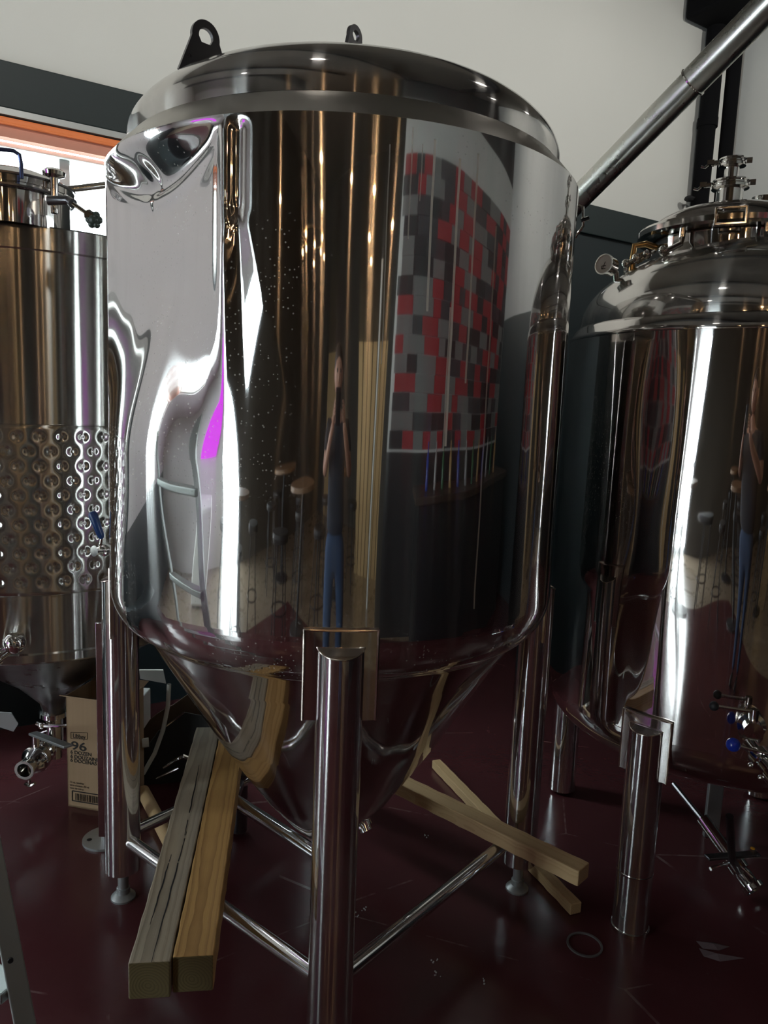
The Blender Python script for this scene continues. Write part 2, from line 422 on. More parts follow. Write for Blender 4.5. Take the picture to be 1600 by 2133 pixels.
# back wall with mosaic of painted boards
mb = MB(); rbox(mb, .6, UR, WM, WM+.15, 3.42, CEIL); rbox(mb, .6, UR, WM, WM+.15, 0, 1.25); struct(mb.build('wall_back', 'black', smooth=False), 'black wall behind the bar')
mb = MB(); rbox(mb, .6, UR, WM, WM+.15, 1.25, 3.42); wb = struct(mb.build('wall_back', 'white', smooth=False), 'white wall behind the painted boards')
bm_cols = [plain('board_red', (.40, .028, .035), .7), plain('board_charcoal', (.05, .05, .055), .7), plain('board_black', (.018, .018, .020), .7), plain('board_grey', (.22, .22, .21), .7)]
for rI in range(15):
    z0 = 1.27+rI*.12; u = .62+random.random()*.1; last = -1
    while u < UR-.1:
        ln = min(random.choice((.24, .34, .44, .52)), UR-.02-u)
        k = random.choice([i for i in (0, 0, 1, 2, 3, 3) if i != last]); last = k
        th = random.choice((.012, .018, .024))
        o = rbox(MB(), u, u+ln-.004, WM-th, WM, z0, z0+.117).build('board', bm_cols[k], wb, smooth=False); u += ln
struct(rbox(MB(), .45, .6, WM, WB, 0, CEIL).build('wall_passage', 'cream', smooth=False))
mb = MB()
rbox(mb, UL-.2, .6, WB, WB+.15, 0, CEIL)
struct(mb.build('wall_rear', 'cream', smooth=False))
mb = MB()
rbox(mb, UL-.15, UL, -.05, WB, 0, CEIL); rbox(mb, UL-.15, UL, -1.05, -.05, 2.5, CEIL)
struct(mb.build('wall_left', 'cream', smooth=False), 'brown far wall'); mb = MB()
rbox(mb, UL-.15, UL, WF, -1.05, 0, CEIL)
struct(mb.build('wall_left', 'lilac', smooth=False), 'pale grey far wall beside the glass door')
dr = bpy.data.objects.new('door_1', None); COL.objects.link(dr); dr.location = RW(UL, -.55, 0); struct(dr)
mb = MB()
for a in (-1.02, -.08): rbox(mb, UL-.1, UL-.04, a-.03, a+.03, 0, 2.5)
for a in (.04, 1.0, 2.46): rbox(mb, UL-.1, UL-.04, -1.05, -.05, a-.04, a+.04)
mb.build('door_frame', 'black', dr, smooth=False)
rbox(MB(), UL-.075, UL-.07, -1.0, -.1, .08, 2.42).build('pane', 'glass', dr, smooth=False)
# dark ceiling joists
for k, q in enumerate((-3.2, -1.2, .8, 2.8)):
    struct(rbox(MB(), q-.05, q+.05, WF, WM, CEIL-.28, CEIL).build('trim_%d' % (4+k), 'black', smooth=False), 'black ceiling joist')

# outside
struct(MB().box(RW(0, -14, -.35), (60, 20, .1), ROOM).build('ground_outside', 'asphalt', smooth=False))
for k, (u, w_, h) in enumerate(((-.9, -8, 1.7), (.55, -8.6, 1.5), (-2.6, -9, 2.6), (-5, -8.5, 2.2), (2.6, -9.2, 2.4))):
    t_ = thing('shrub', RW(u, w_, -.3), ('green shrub outside, seen through the window %s' % ['behind the left tank lid', 'just left of the dented tank', 'farther along to the left', 'at the far left', 'hidden to the right'][k]), 'shrub')
    MB().path([RW(u, w_, -.3), RW(u+.05, w_, h*.6)], [.06, .03], 8).build('trunk', 'bark', t_)
    mb = MB()
    for j in range(240):
        a = random.random()*2*PI; q = random.random(); rr_ = .85*math.sqrt(random.random())*(1-.3*abs(q-.4))
        c = RW(u+rr_*math.cos(a), w_+rr_*math.sin(a), -.1+h*q)
        d1 = Vector((random.gauss(0, 1), random.gauss(0, 1), random.gauss(0, 1))).normalized(); d2 = d1.cross(Vector((.3, .5, .8))).normalized(); s_ = .11
        mb.add([c-d1*s_, c+d2*s_*.6, c+d1*s_, c-d2*s_*.6, c+d1.cross(d2)*.02], [(0, 1, 4), (1, 2, 4), (2, 3, 4), (3, 0, 4)])
    f_ = mb.build('foliage', 'green', t_, smooth=False); f_['kind'] = 'stuff'
t_ = thing('handrail', RW(.5, -5.2, -.3), 'pale metal handrail outside the window beside the dented tank', 'railing')
for q in (-.6, .45, 1.5): MB().tube(RW(q, -5.2, -.3), RW(q, -5.2, 2.02), .03, n=10).build('post', 'plastic', t_)
for z in (1.5, 1.98): MB().tube(RW(-.7, -5.2, z), RW(1.6, -5.2, z), .022, n=10).build('rail', 'plastic', t_)

# ------------------------------------------------------------------ main tank
def smooth01(a, b, x):
    t = np.clip((x-a)/(b-a), 0, 1); return t*t*(3-2*t)
DEG = PI/180
def revolve_grid(name, prof, c, mat, parent, nth=540, disp=None, a0=0, a1=2*PI, sub=None, ang=30):
    # prof: list (r,z), resampled; disp(beta,z)->inward depth ; beta measured from the camera direction, positive to the right
    pr = np.array(prof, float)
    if sub:
        seg = np.hypot(*np.diff(pr, axis=0).T); s = np.r_[0, np.cumsum(seg)]; q = np.linspace(0, s[-1], sub)
        q = np.unique(np.r_[q, s]); pr = np.c_[np.interp(q, s, pr[:, 0]), np.interp(q, s, pr[:, 1])]
    nz = len(pr); closed = abs(a1-a0-2*PI) < 1e-6
    th = np.linspace(a0, a1, nth, endpoint=not closed)
    T, Z = np.meshgrid(th, pr[:, 1]); R = np.repeat(pr[:, :1], nth, 1)
    if disp is not None:
        cang = math.atan2(-c[1], -c[0]); beta = (T-cang+PI) % (2*PI)-PI
        R = R-disp(beta, Z)
    V = np.stack([c[0]+R*np.cos(T), c[1]+R*np.sin(T), Z], -1).reshape(-1, 3)
    i, j = np.meshgrid(np.arange(nz-1), np.arange(nth if closed else nth-1), indexing='ij'); j2 = (j+1) % nth
    F = np.stack([i*nth+j, i*nth+j2, (i+1)*nth+j2, (i+1)*nth+j], -1).reshape(-1, 4)
    me = bpy.data.meshes.new(name); me.from_pydata(V.tolist(), [], F.tolist())
    me.materials.append(M[mat]); me.polygons.foreach_set('use_smooth', [True]*len(F))
    if ang: me.set_sharp_from_angle(angle=math.radians(ang))
    o = bpy.data.objects.new(name, me); COL.objects.link(o)
    if parent is not None: adopt(o, parent)
    return o

def waves(b, z, k=1.0):
    return k*(.0007*np.sin(b*7+1.3*np.sin(z*3.1))+.00035*np.sin(b*17+z*2.3+1)+.00018*np.sin(b*31-z*4)+.0004*np.sin(z*5.2+b*2.1))
def main_disp(b, z):
    d = b/DEG
    t = 2.118-z
    bm_, hw = -50.0, 27.0
    g = np.clip(1-((d-bm_)/hw)**2, 0, None)
    chord = np.where(np.abs(d-bm_) < hw, RS-RS*math.cos(hw*DEG)/np.cos((d-bm_)*DEG), 0)
    drop = .02+.085*g                      # how far below the rim the crease runs
    ledge = smooth01(0, 1, t/np.maximum(drop, .001))
    fade = 1-smooth01(.28, .72, t)
    D = chord*ledge*fade*1.05
    D = D-.006*np.exp(-((t-drop*1.15)/.018)**2)*g           # rolled lip along the crease
    low = smooth01(.3, .6, t)*smooth01(1.08, 1.35, z)
    D = D+low*(.0030*np.exp(-((d+33)/7)**2)-.0026*np.exp(-((d+46)/6)**2)+.0026*np.exp(-((d+60)/7)**2))
    # vertical pinch and the inverted V below it
    up = smooth01(0, .03, t)*(1-smooth01(.17, .22, t))
    D = D+up*.010*np.exp(-((d+20.5)/1.6)**2)
    D = D-smooth01(0, .03, t)*(1-smooth01(.25, .6, t))*.005*np.exp(-((d+24)/2.2)**2)
    k = np.clip(t-.18, 0, None); wv = 1.3+k*20
    vv = smooth01(.16, .21, t)*(1-smooth01(.35, .8, t))
    D = D+vv*.006*np.clip(1-np.abs((d+20.5-k*5)/wv), 0, 1)
    for (x, y, rx, rz, dep) in ((268, 352, 2.6, .030, .007), (250, 400, 2.2, .05, .003), (312, 1340, 4.2, .05, .010), (345, 640, 5, .14, .003)):
        p = on_cyl(x, y, TC, RS); a = math.atan2(p.y-TC.y, p.x-TC.x)-CAMANG; a = ((a+PI) % (2*PI)-PI)/DEG
        D = D+dep*np.exp(-((d-a)/rx)**2-((z-p.z)/rz)**2)
    return D+waves(b, z, .8)
tank = thing('fermentation_tank', (TC.x, TC.y, 0), 'large mirror-polished cylindrical steel tank with a crumpled dent at its upper left, in the middle', 'tank')
prof = [(RS, 2.118), (RS, 1.10)]
for k in range(1, 13):
    a = k/12*PI/2; prof.append((RS-.085*(1-math.cos(a)), 1.02+.10*0-.115*math.sin(a)+.08*(1-k/12)))
prof[2:] = []
for k in range(1, 15):
    a = k/14*72*DEG; prof.append((RS-.10*(1-math.cos(a)), 1.045-.125*math.sin(a)))
prof[1] = (RS, 1.045)
body = revolve_grid('shell', prof, TC, 'mirror', tank, 640, main_disp, sub=300)
body['label'] = 'mirror-polished shell with a buckled dent at the upper left'
sr, sz = prof[-1]
def top_disp(b, z):
    f = np.clip((2.178-z)/.06, 0, 1)
    return main_disp(b, np.full_like(z, 2.1179))*f
revolve_grid('shoulder', [(RS, 2.118), (RS-.012, 2.132), (RS-.03, 2.152), (.586, 2.170), (.580, 2.177)], TC, 'satin', tank, 640, top_disp, ang=0)
dome = [(.580, 2.177), (.580, 2.206)]
for k in range(1, 30):
    a = k/30*PI/2; dome.append((.58*math.cos(a)**.92, 2.206+.185*math.sin(a)))
dome.append((.001, 2.391))
revolve_grid('dome', dome, TC, 'dome', tank, 400, lambda b, z: waves(b, z, .8))
cone = [(sr-.002, sz), (sr-.012, sz-.008)]
kn = [(sr-.012, sz-.008), (.50, .835), (.44, .735), (.36, .600), (.28, .475), (.20, .360), (.12, .265), (.07, .215), (.045, .205)]
cone += [tuple(q) for q in kn[1:-1]]
cone.append((.045, .205))
revolve_grid('cone', cone, TC, 'polish', tank, 400, lambda b, z: waves(b, z*3, 1.2)*np.clip((z-.3)*3, 0, 1), sub=90)
MB().lathe([(.045, .207), (.045, .15), (.058, .148), (.058, .135), (.03, .133), (.001, .133)], TC, n=32).build('bottom_outlet', 'fitting', tank)
pc = at_z(757, 1716, .30)
o = MB(); dcon = (Vector((pc.x, pc.y, 0))-TC).normalized()
MB().lathe([(.001, -.03), (.020, -.03), (.020, .0), (.026, .002), (.026, .014), (.019, .016), (.019, .028), (.001, .028)], at_d(755, 1712, 2.16), dcon*.6+Vector((0, 0, -.8)), 24).build('drain_port', 'fitting', tank)
phi = .0944; rho = .6155
LEGDIR = {'F': Vector((math.sin(phi), -math.cos(phi), 0)), 'L': Vector((-math.cos(phi), -math.sin(phi), 0)), 'R': Vector((math.cos(phi), math.sin(phi), 0)), 'B': Vector((-math.sin(phi), math.cos(phi), 0))}
def slanted_leg(mb, base, dr_, r, z0, z1, slope, n=40):
    sd = Vector((-dr_.y, dr_.x, 0)); vs_ = []
    for top in (0, 1):
        for k in range(n):
            q = 2*PI*k/n; off = dr_*math.cos(q)*r+sd*math.sin(q)*r
            z = z0 if not top else z1-slope*(math.cos(q)*r)
            vs_.append(base+off+Vector((0, 0, z)))
    fs = [(k, (k+1) % n, n+(k+1) % n, n+k) for k in range(n)]+[tuple(range(n))[::-1], tuple(range(n, 2*n))]
    return mb.add(vs_, fs)
def pad(center, dr_, R, z0, z1, halfw, parent, th=.006):
    # curved plate following the shell, with a raised weld bead round its edge
    a0 = math.atan2(dr_.y, dr_.x); mb = MB(); n = 14; vs_ = []; pts = []
    for z in (z0, z1):
        for rr_ in (R-.004, R+th):
            for k in range(n+1):
                a = a0+halfw/R*(2*k/n-1); vs_.append((center.x+rr_*math.cos(a), center.y+rr_*math.sin(a), z))
    q = n+1; fs = []
    for k in range(n):
        fs += [(q+k, q+k+1, 3*q+k+1, 3*q+k), (k, k+1, q+k+1, q+k), (2*q+k, 3*q+k, 3*q+k+1, 2*q+k+1), (k, 2*q+k, 2*q+k+1, k+1)]
    fs += [(0, q, 3*q, 2*q), (n, 2*q+n, 3*q+n, q+n)]
    mb.add(vs_, fs); pl = mb.build('leg_pad', 'polish', parent)
    out = lambda k, z, dr2=0: Vector((center.x+(R+th)*math.cos(a0+halfw/R*k), center.y+(R+th)*math.sin(a0+halfw/R*k), z))
    path = [out(-1, z0)]+[out(-1, z0+(z1-z0)*i/6) for i in range(1, 7)]+[out(-1+2*i/10, z1) for i in range(1, 11)]+[out(1, z1-(z1-z0)*i/6) for i in range(1, 7)]
    MB().path(path, .0035, 8).build('weld_bead', 'weld', pl)
def foot(mb, p, ztop, r=.037):
    mb.lathe([(.001, 0), (r, 0), (r, .006), (r*.85, .012), (r*.55, .018), (.020, .034), (.016, .036), (.016, ztop+.02), (.001, ztop+.02)], (p.x, p.y, 0), n=28)
for k, dr_ in LEGDIR.items():
    p = TC+dr_*(rho+.012)
    mb = MB(); slanted_leg(mb, p, dr_, .0525, .10, 1.03, .35)
    lg = mb.build('leg', 'leg', tank, ang=40)
    # rim bead on cap
    sd = Vector((-dr_.y, dr_.x, 0))
    pts = [p+dr_*math.cos(q)*.0525+sd*math.sin(q)*.0525+Vector((0, 0, 1.03-.35*.0525*math.cos(q))) for q in np.linspace(-PI*.5, PI*.5, 20)]
    MB().path(pts, .0022, 8).build('weld_bead', 'weld', lg)
    mb = MB(); foot(mb, p, .10); mb.build('levelling_foot', 'plate', lg)
    pad(TC, dr_, RS, .86, 1.065, .080, tank)
P = {k: TC+d*(rho+.012) for k, d in LEGDIR.items()}
ZB = .205
for a, b_ in (('L', 'F'), ('F', 'R'), ('L', 'B')):
    MB().tube(P[a]+Vector((0, 0, ZB)), P[b_]+Vector((0, 0, ZB)), .0195, n=24).build('brace', 'leg', tank)
m0 = at_z(486, 1665, ZB); m1 = at_z(760, 1843, ZB)
m1 = m0+(m1-m0)*.86
MB().tube(m0, m1, .021, n=24).build('brace', 'leg', tank)
b0 = at_z(500, 1626, ZB)
MB().tube(b0+Vector((0, 0, -.19)), b0+Vector((0, 0, .03)), .028, n=20).build('brace_post', 'darksteel', tank)
MB().tube(m0+Vector((0, 0, 0)), b0, .02, n=16).build('brace_link', 'darksteel', tank)
# lifting lugs
def lug(x, y, z, h, yaw, wb_=.062, parent=tank, dist=None):
    c = at_z(x, y, z) if dist is None else at_d(x, y, dist)
    X = Vector((math.cos(yaw), math.sin(yaw), 0)); Y = Vector((-X.y, X.x, 0)); ax = (X, Y, Vector((0, 0, 1)))
    r = wb_*.52; pts_o = [(-wb_, -.03), (wb_, -.03)]
    for q in np.linspace(-.15, PI+.15, 22): pts_o.append((r*math.cos(q), h-r+r*math.sin(q)))
    hr = r*.52; n = len(pts_o)
    mb = MB()
    inner = []
    for (px, pz) in pts_o:
        a = math.atan2(pz-(h-r), px); inner.append((hr*math.cos(a), h-r+hr*math.sin(a)))
    vs_ = []
    for sgn in (-1, 1):
        for (px, pz) in pts_o: vs_.append(c+X*px+Vector((0, 0, pz))+Y*(.005*sgn))
        for (px, pz) in inner: vs_.append(c+X*px+Vector((0, 0, pz))+Y*(.005*sgn))
    fs = []
    for k in range(n):
        k2 = (k+1) % n
        fs += [(k, k2, n+k2, n+k), (2*n+k, 3*n+k, 3*n+k2, 2*n+k2), (k, 2*n+k, 2*n+k2, k2), (n+k, n+k2, 3*n+k2, 3*n+k)]
    mb.add(vs_, fs)
    return mb.build('lifting_lug', 'darksteel', parent, ang=30)
lug(427, 134, 2.315, .093, .75, .068)
lug(737, 124, 2.36, .075, .95, .046)
# small bracket on the right rim
c = at_d(1204, 455, 2.25)
MB().path([c+Vector((-.02, .02, .05)), c+Vector((.012, 0, .03)), c+Vector((.016, 0, -.02)), c+Vector((-.01, .0, -.06))], .004, 8).build('bracket', 'fitting', tank)
MB().path([c+Vector((.01, 0, -.005)), c+Vector((.030, 0, .002))], .006, 8).build('bracket_pin', 'fitting', tank)

# ------------------------------------------------------------------ right tank
RC = Vector((1.205, 2.527, 0)); RR = .60
rt = thing('brite_tank', (RC.x, RC.y, 0), 'mirror-polished steel tank with domed top, manway and gauge, at the right edge', 'tank')
prof = [(RR, 1.785), (RR, .62)]
for k in range(1, 12):
    a = k/12*PI/2; prof.append((RR-.12*(1-math.cos(a)), .62-.13*math.sin(a)))
prof += [(.45, .475), (.3, .44), (.12, .42), (.001, .415)]
revolve_grid('shell', prof, RC, 'right', rt, 420, lambda b, z: 1.7*waves(b*1.1+.4, z)+.0022*np.exp(-((b/DEG+24)/4)**2)*np.sin(z*9), sub=170, ang=50)
revolve_grid('shoulder', [(RR, 1.785), (RR+.002, 1.792), (RR-.004, 1.80), (RR-.012, 1.818), (.578, 1.828), (.572, 1.832)], RC, 'polish', rt, 300, ang=0)
dome = []
for k in range(0, 32):
    a = k/32*PI/2; dome.append((.572*math.cos(a), 1.832+.285*math.sin(a)))
dome.append((.001, 2.117))
revolve_grid('dome', dome, RC, 'dome', rt, 300, lambda b, z: waves(b, z, .8))
lp = Vector((.80, 2.10, 0)); ld = (lp-RC).normalized()
mb = MB(); slanted_leg(mb, lp, ld, .0535, .012, .655, .30); lg = mb.build('leg', 'leg', rt, ang=40)
sd = Vector((-ld.y, ld.x, 0))
MB().path([lp+ld*math.cos(q)*.0535+sd*math.sin(q)*.0535+Vector((0, 0, .655-.30*.0535*math.cos(q))) for q in np.linspace(-PI*.5, PI*.5, 20)], .002, 8).build('weld_bead', 'weld', lg)
MB().lathe([(.054, 0), (.057, .0), (.057, .012), (.054, .014)], lp, n=36, cap0=True, cap1=True).build('leg_collar', 'fitting', lg)
MB().lathe([(.0536, .19), (.0545, .192), (.0545, .195), (.0536, .197)], lp, n=36).build('leg_seam', 'fitting', lg)
pad(RC, ld, RR, .50, .685, .072, rt)
for k in (1, 2, 3):
    a = math.atan2(ld.y, ld.x)+k*PI/2; q = RC+Vector((math.cos(a), math.sin(a), 0))*.585
    dq = Vector((math.cos(a), math.sin(a), 0)); mb = MB(); slanted_leg(mb, q, dq, .0535, .012, .655, .3); mb.build('leg', 'leg', rt, ang=40)
# post seen under the tank and a diagonal stay
q0 = at_z(1480, 1742, 0); MB().box(q0+Vector((0, 0, .22)), (.055, .02, .44)).build('support_post', 'plate', rt, bevel=.003)
MB().path([at_z(1400, 1664, .12)+Vector((0, 0, .06)), at_z(1516, 1772, .10)], .009, 10).build('stay_rod', 'darksteel', rt)
# manway
MC = Vector((1.077, 2.530, 0))
mw = MB().lathe([(.235, 1.98), (.235, 2.115), (.262, 2.118), (.262, 2.128), (.25, 2.130)], MC, n=72).build('manway_collar', 'polish', rt)
MB().lathe([(.262, 2.131), (.262, 2.143), (.245, 2.146), (.240, 2.160), (.215, 2.182), (.17, 2.202), (.10, 2.216), (.001, 2.224)], MC, n=72).build('manway_lid', 'polish', rt)
MB().lathe([(.255, 2.112), (.276, 2.114), (.282, 2.122), (.282, 2.138), (.276, 2.146), (.255, 2.148)], MC, n=72).build('clamp_band', 'fitting', rt)
dcam = (-Vector((MC.x, MC.y, 0))).normalized(); scam = Vector((-dcam.y, dcam.x, 0))
cl = MC+dcam*.287+Vector((0, 0, 2.128)); ax = (scam, dcam, Vector((0, 0, 1)))
mb = MB()
for dx, dz, sx, sz in ((0, .022, .085, .008), (0, -.022, .085, .008), (-.040, 0, .008, .05), (.040, 0, .008, .05)):
    mb.box(cl+scam*dx+Vector((0, 0, dz)), (sx, .022, sz), ax)
mb.build('clamp_latch', 'fitting', rt, bevel=.002)
for dx in (.10, -.14):
    mb = MB(); q = MC+(dcam+scam*dx*4).normalized()*.265+Vector((0, 0, 2.085)); mb.path([q+Vector((0, 0, .03)), q, q+dcam*.02+Vector((0, 0, -.02)), q+scam*(.04 if dx > 0 else -.04)+Vector((0, 0, -.035))], .009, 10)
    mb.ball(q+scam*(.05 if dx > 0 else -.05)+Vector((0, 0, -.035)), .016); mb.build('swing_bolt', 'fitting', rt)
def ferrule(name, c, z0, r, zt, rf, parent, mat='fitting'):
    return MB().lathe([(r, z0), (r, zt-.012), (rf, zt-.008), (rf, zt), (rf-.004, zt+.004), (rf-.004, zt+.008), (rf, zt+.012), (rf, zt+.016), (r*.8, zt+.018), (.001, zt+.018)], (c.x, c.y, 0), n=40).build(name, mat, parent)
NC = MC+dcam*.03+scam*(-.01)
st = ferrule('neck_ferrule', NC, 2.21, .040, 2.278, .056, rt)
ferrule('top_cap', NC, 2.29, .022, 2.345, .040, rt)
def clampwings(c, z, r, d, parent):
    mb = MB(); q = Vector((c.x, c.y, z))
    mb.path([q+d*r, q+d*(r+.022)], .008, 10); mb.build('clamp_hinge', 'fitting', parent); mb = MB(); mb.box(q+d*(r+.024)+Vector((0, 0, .0)), (.02, .026, .014), (d, Vector((-d.y, d.x, 0)), Vector((0, 0, 1))))
    mb.path([q+d*(r+.026), q+d*(r+.04)+Vector((0, 0, -.012)), q+d*(r+.052)+Vector((0, 0, -.008))], .004, 8)
    mb.build('clamp_nut', 'fitting', parent)
    MB().path([q-d*r, q-d*(r+.016)], .009, 10).build('clamp_hinge', 'fitting', parent)
clampwings(NC, 2.287, .056, -scam if scam.x > 0 else scam, rt)
clampwings(NC, 2.353, .040, -scam if scam.x > 0 else scam, rt)
q = at_d(1592, 425, 2.85); MB().lathe([(.03, -.10), (.03, 0), (.04, .002), (.04, .02), (.001, .022)], q, n=24).build('vent_ferrule', 'fitting', rt)
# gauge
gc = at_d(1262, 552, 2.53); gd = Vector((-.74, -.66, .10)).normalized()
g = MB().lathe([(.001, -.032), (.026, -.032), (.029, -.028), (.029, .006), (.032, .006), (.032, .012), (.0285, .012), (.0285, .009)], gc, gd, 40).build('pressure_gauge', 'fitting', rt)
MB().lathe([(.001, .009), (.0285, .009)], gc, gd, 40).build('dial', 'face', g)
gx = Vector((0, 0, 1)).cross(gd).normalized(); gz = gd.cross(gx)
mb = MB(); o_ = gc+gd*.0098
mb.box(o_-gz*.003, (.0018, .022, .0006), (gz.cross(gd), (gz*.9+gx*.3).normalized(), gd)); mb.box(o_-gz*.014, (.014, .002, .0006), (gx, gz, gd)); mb.box(o_+gx*-.007-gz*.009, (.002, .010, .0006), (gx, gz, gd)); mb.box(o_+gx*.0-gz*.005, (.014, .002, .0006), (gx, gz, gd))
mb.build('dial_marking', 'ink', g, smooth=False)
MB().path([gc-gd*.03, gc-gd*.06+Vector((0, 0, -.01)), gc-gd*.075+Vector((.01, .01, -.10))], .010, 12).build('gauge_stem', 'fitting', g)
# elbow fittings beside the manway
a_ = at_d(1318, 536, 2.62); b1 = at_d(1322, 512, 2.62); c1 = at_d(1345, 508, 2.62); d1 = at_d(1368, 516, 2.64)
MB().path([a_+Vector((0, 0, -.06)), a_, b1, c1, d1], .010, 12).build('elbow_pipe', 'brass', rt)
mb = MB(); p0 = at_d(1304, 550, 2.6)
mb.path([p0+Vector((0, 0, -.03)), p0, at_d(1325, 540, 2.6), at_d(1345, 528, 2.6)], .009, 10); mb.ball(p0, .015); mb.ball(at_d(1326, 538, 2.6), .016); mb.path([at_d(1326, 548, 2.6), at_d(1365, 522, 2.6)], .006, 8); mb.ball(at_d(1348, 530, 2.6), .015)
mb.build('wing_nut_clamp', 'fitting', rt)
# front valves with ball handles
def surf(x, y, off): p = on_cyl(x, y, RC, RR); d = (Vector((p.x, p.y, 0))-RC).normalized(); return p+d*off
v1 = surf(1562, 1502, 0); nd = (Vector((v1.x, v1.y, 0))-RC).normalized()
mb = MB(); mb.lathe([(.028, -.01), (.028, .02), (.036, .022), (.036, .036), (.024, .038), (.024, .075), (.001, .076)], v1, nd, 28); va = mb.build('sample_valve', 'fitting', rt)
k1 = surf(1565, 1478, .05)
mb = MB(); mb.path([k1+Vector((0, 0, -.03)), k1+Vector((0, 0, .02))], .011, 12); mb.build('valve_stem', 'fitting', va)
mb = MB(); mb.path([k1+Vector((0, 0, .012)), surf(1492, 1458, .05)], .005, 10); mb.build('lever', 'fitting', va)
MB().ball(surf(1490, 1458, .05), .013).build('black_knob', 'black', va)
v2 = surf(1578, 1555, .10)
mb = MB(); ddv = (surf(1605, 1585, .20)-surf(1555, 1535, .05)).normalized()
mb.lathe([(.001, -.07), (.020, -.07), (.020, -.035), (.030, -.03), (.030, -.005), (.022, 0), (.022, .03), (.031, .032), (.031, .055), (.018, .058), (.018, .09), (.001, .09)], v2, ddv, 28)
for s_ in (-.012, .03): mb.ball(v2+ddv*s_+Vector((-.028, 0, -.018)), .008)
vb = mb.build('drain_valve', 'fitting', rt)
MB().path([surf(1528, 1522, .10), surf(1612, 1540, .12)], .0048, 10).build('lever', 'fitting', vb)
MB().ball(surf(1524, 1521, .10), .0185, 20).build('knob', 'blueball', vb)
# low outlet valve on the floor
ov = at_z(1556, 1832, .055)
mb = MB(); dv = Vector((-.55, -.62, -.15)).normalized()
mb.lathe([(.022, -.22), (.022, -.06), (.033, -.055), (.033, -.03), (.024, -.028), (.026, .015), (.036, .02), (.036, .035), (.031, .037), (.027, .03), (.027, -.02)], ov, Vector((.35, -.6, -.45)), 28)
va = mb.build('outlet_valve', 'fitting', rt)
h0, h1 = at_z(1472, 1786, .17), at_z(1580, 1778, .17)
dx = (h1-h0).normalized(); MB().box((h0+h1)/2, ((h1-h0).length, .028, .008), (dx, Vector((-dx.y, dx.x, 0)), Vector((0, 0, 1)))).build('lever', 'darksteel', va, bevel=.002)
MB().lathe([(.001, 0), (.007, 0), (.007, .003), (.001, .004)], at_z(1568, 1768, .176), n=16).build('yellow_dot', plain('yellow_dot', (.8, .35, .02), .5), va)
MB().path([at_z(1480, 1810, .12), at_z(1530, 1793, .13), at_z(1568, 1828, .10)], .006, 10).build('second_lever', 'fitting', va)
MB().path([at_z(1545, 1820, .06)+Vector((0, .0, .0)), at_z(1525, 1790, .17), at_z(1520, 1700, .35)], .012, 12).build('drop_pipe', 'darksteel', va)

# ------------------------------------------------------------------ left tank
LC = Vector((-1.255, 2.780, 0)); LR = .52
lt = thing('jacketed_tank', (LC.x, LC.y, 0), 'brushed steel tank with a dimpled cooling jacket, at the left edge before the window', 'tank')
revolve_grid('shell', [(LR-.03, 2.035), (LR, 2.035), (LR+.004, 2.03), (LR+.004, 1.967), (LR, 1.962), (LR, 1.452), (LR+.002, 1.450)], LC, 'brushed', lt, 200, ang=30)
cangL = math.atan2(-LC.y, -LC.x)
def dimple(b, z):
    s = (b+PI)*LR; pz = .0455*2; px = .062
    D = np.zeros_like(b)
    row = np.floor((1.438-z)/(pz/2))
    for dr in (-1, 0, 1):
        rr_ = row+dr; zc = 1.438-(rr_+.5)*pz/2; off = np.where(np.mod(rr_, 2) == 0, 0, .5)*px
        sx = np.mod(s-off+px/2, px)-px/2
        q = np.sqrt(sx**2+(z-zc)**2)
        ok = (zc > .93) & (zc < 1.44)
        D += np.where(ok, .0042*np.exp(-(q/.0125)**2)-.0016*np.exp(-(q/.0045)**2), 0)
    edge = np.clip(np.minimum(1.451-z, z-.916)/.012, 0, 1)
    return D-.0045*np.sqrt(edge)
revolve_grid('dimple_jacket', [(LR, 1.4505), (LR, .9165)], LC, 'brushed', lt, 620, dimple, a0=cangL-.6, a1=cangL+.9, sub=330, ang=0)
o = revolve_grid('shell_core', [(LR-.008, 1.455), (LR-.008, .91)], LC, 'brushed', lt, 120)
revolve_grid('lower_shell', [(LR, .9175), (LR, .73), (LR+.006, .725), (LR+.006, .700), (LR-.01, .69)], LC, 'brushed', lt, 200, ang=30)
revolve_grid('cone', [(LR-.02, .692), (LR-.06, .67), (.30, .575), (.13, .450), (.050, .365), (.042, .335), (.04, .32)], LC, 'darksteel', lt, 160, ang=0)
revolve_grid('top_head', [(LR-.03, 2.033), (.40, 2.06), (.25, 2.075), (.001, 2.08)], LC, 'polish', lt, 120, ang=0)
# welds on the shell
for z in (1.4515, .9155): MB().path([LC+Vector((math.cos(a), math.sin(a), 0))*(LR+.001)+Vector((0, 0, z)) for a in np.linspace(cangL-.95, cangL+1.2, 90)], .0016, 6).build('weld_bead', 'brushed', lt)
# manway on top
TM = at_d(25, 440, 2.66); TM = Vector((TM.x, TM.y, 0))
MB().lathe([(.165, 2.03), (.165, 2.125), (.175, 2.13), (.175, 2.14)], TM, n=64).build('manway_collar', 'polish', lt)
MB().lathe([(.178, 2.14), (.178, 2.16), (.17, 2.163), (.155, 2.178), (.10, 2.198), (.001, 2.21)], TM, n=64).build('manway_lid', 'polish', lt)
for z in (2.128, 2.160): MB().lathe([(.176, z-.004), (.183, z-.002), (.183, z+.003), (.176, z+.005)], TM, n=64).build('clamp_ring', 'darksteel', lt)
kb = at_d(112, 362, 2.5)
MB().lathe([(.010, -.11), (.012, -.012), (.030, -.006), (.032, .004), (.022, .012), (.001, .014)], kb, n=32).build('lid_knob', 'fitting', lt)
hb = [at_d(-25, 308, 2.45), at_d(28, 314, 2.45), at_d(40, 322, 2.45), at_d(44, 340, 2.45), at_d(45, 372, 2.45)]
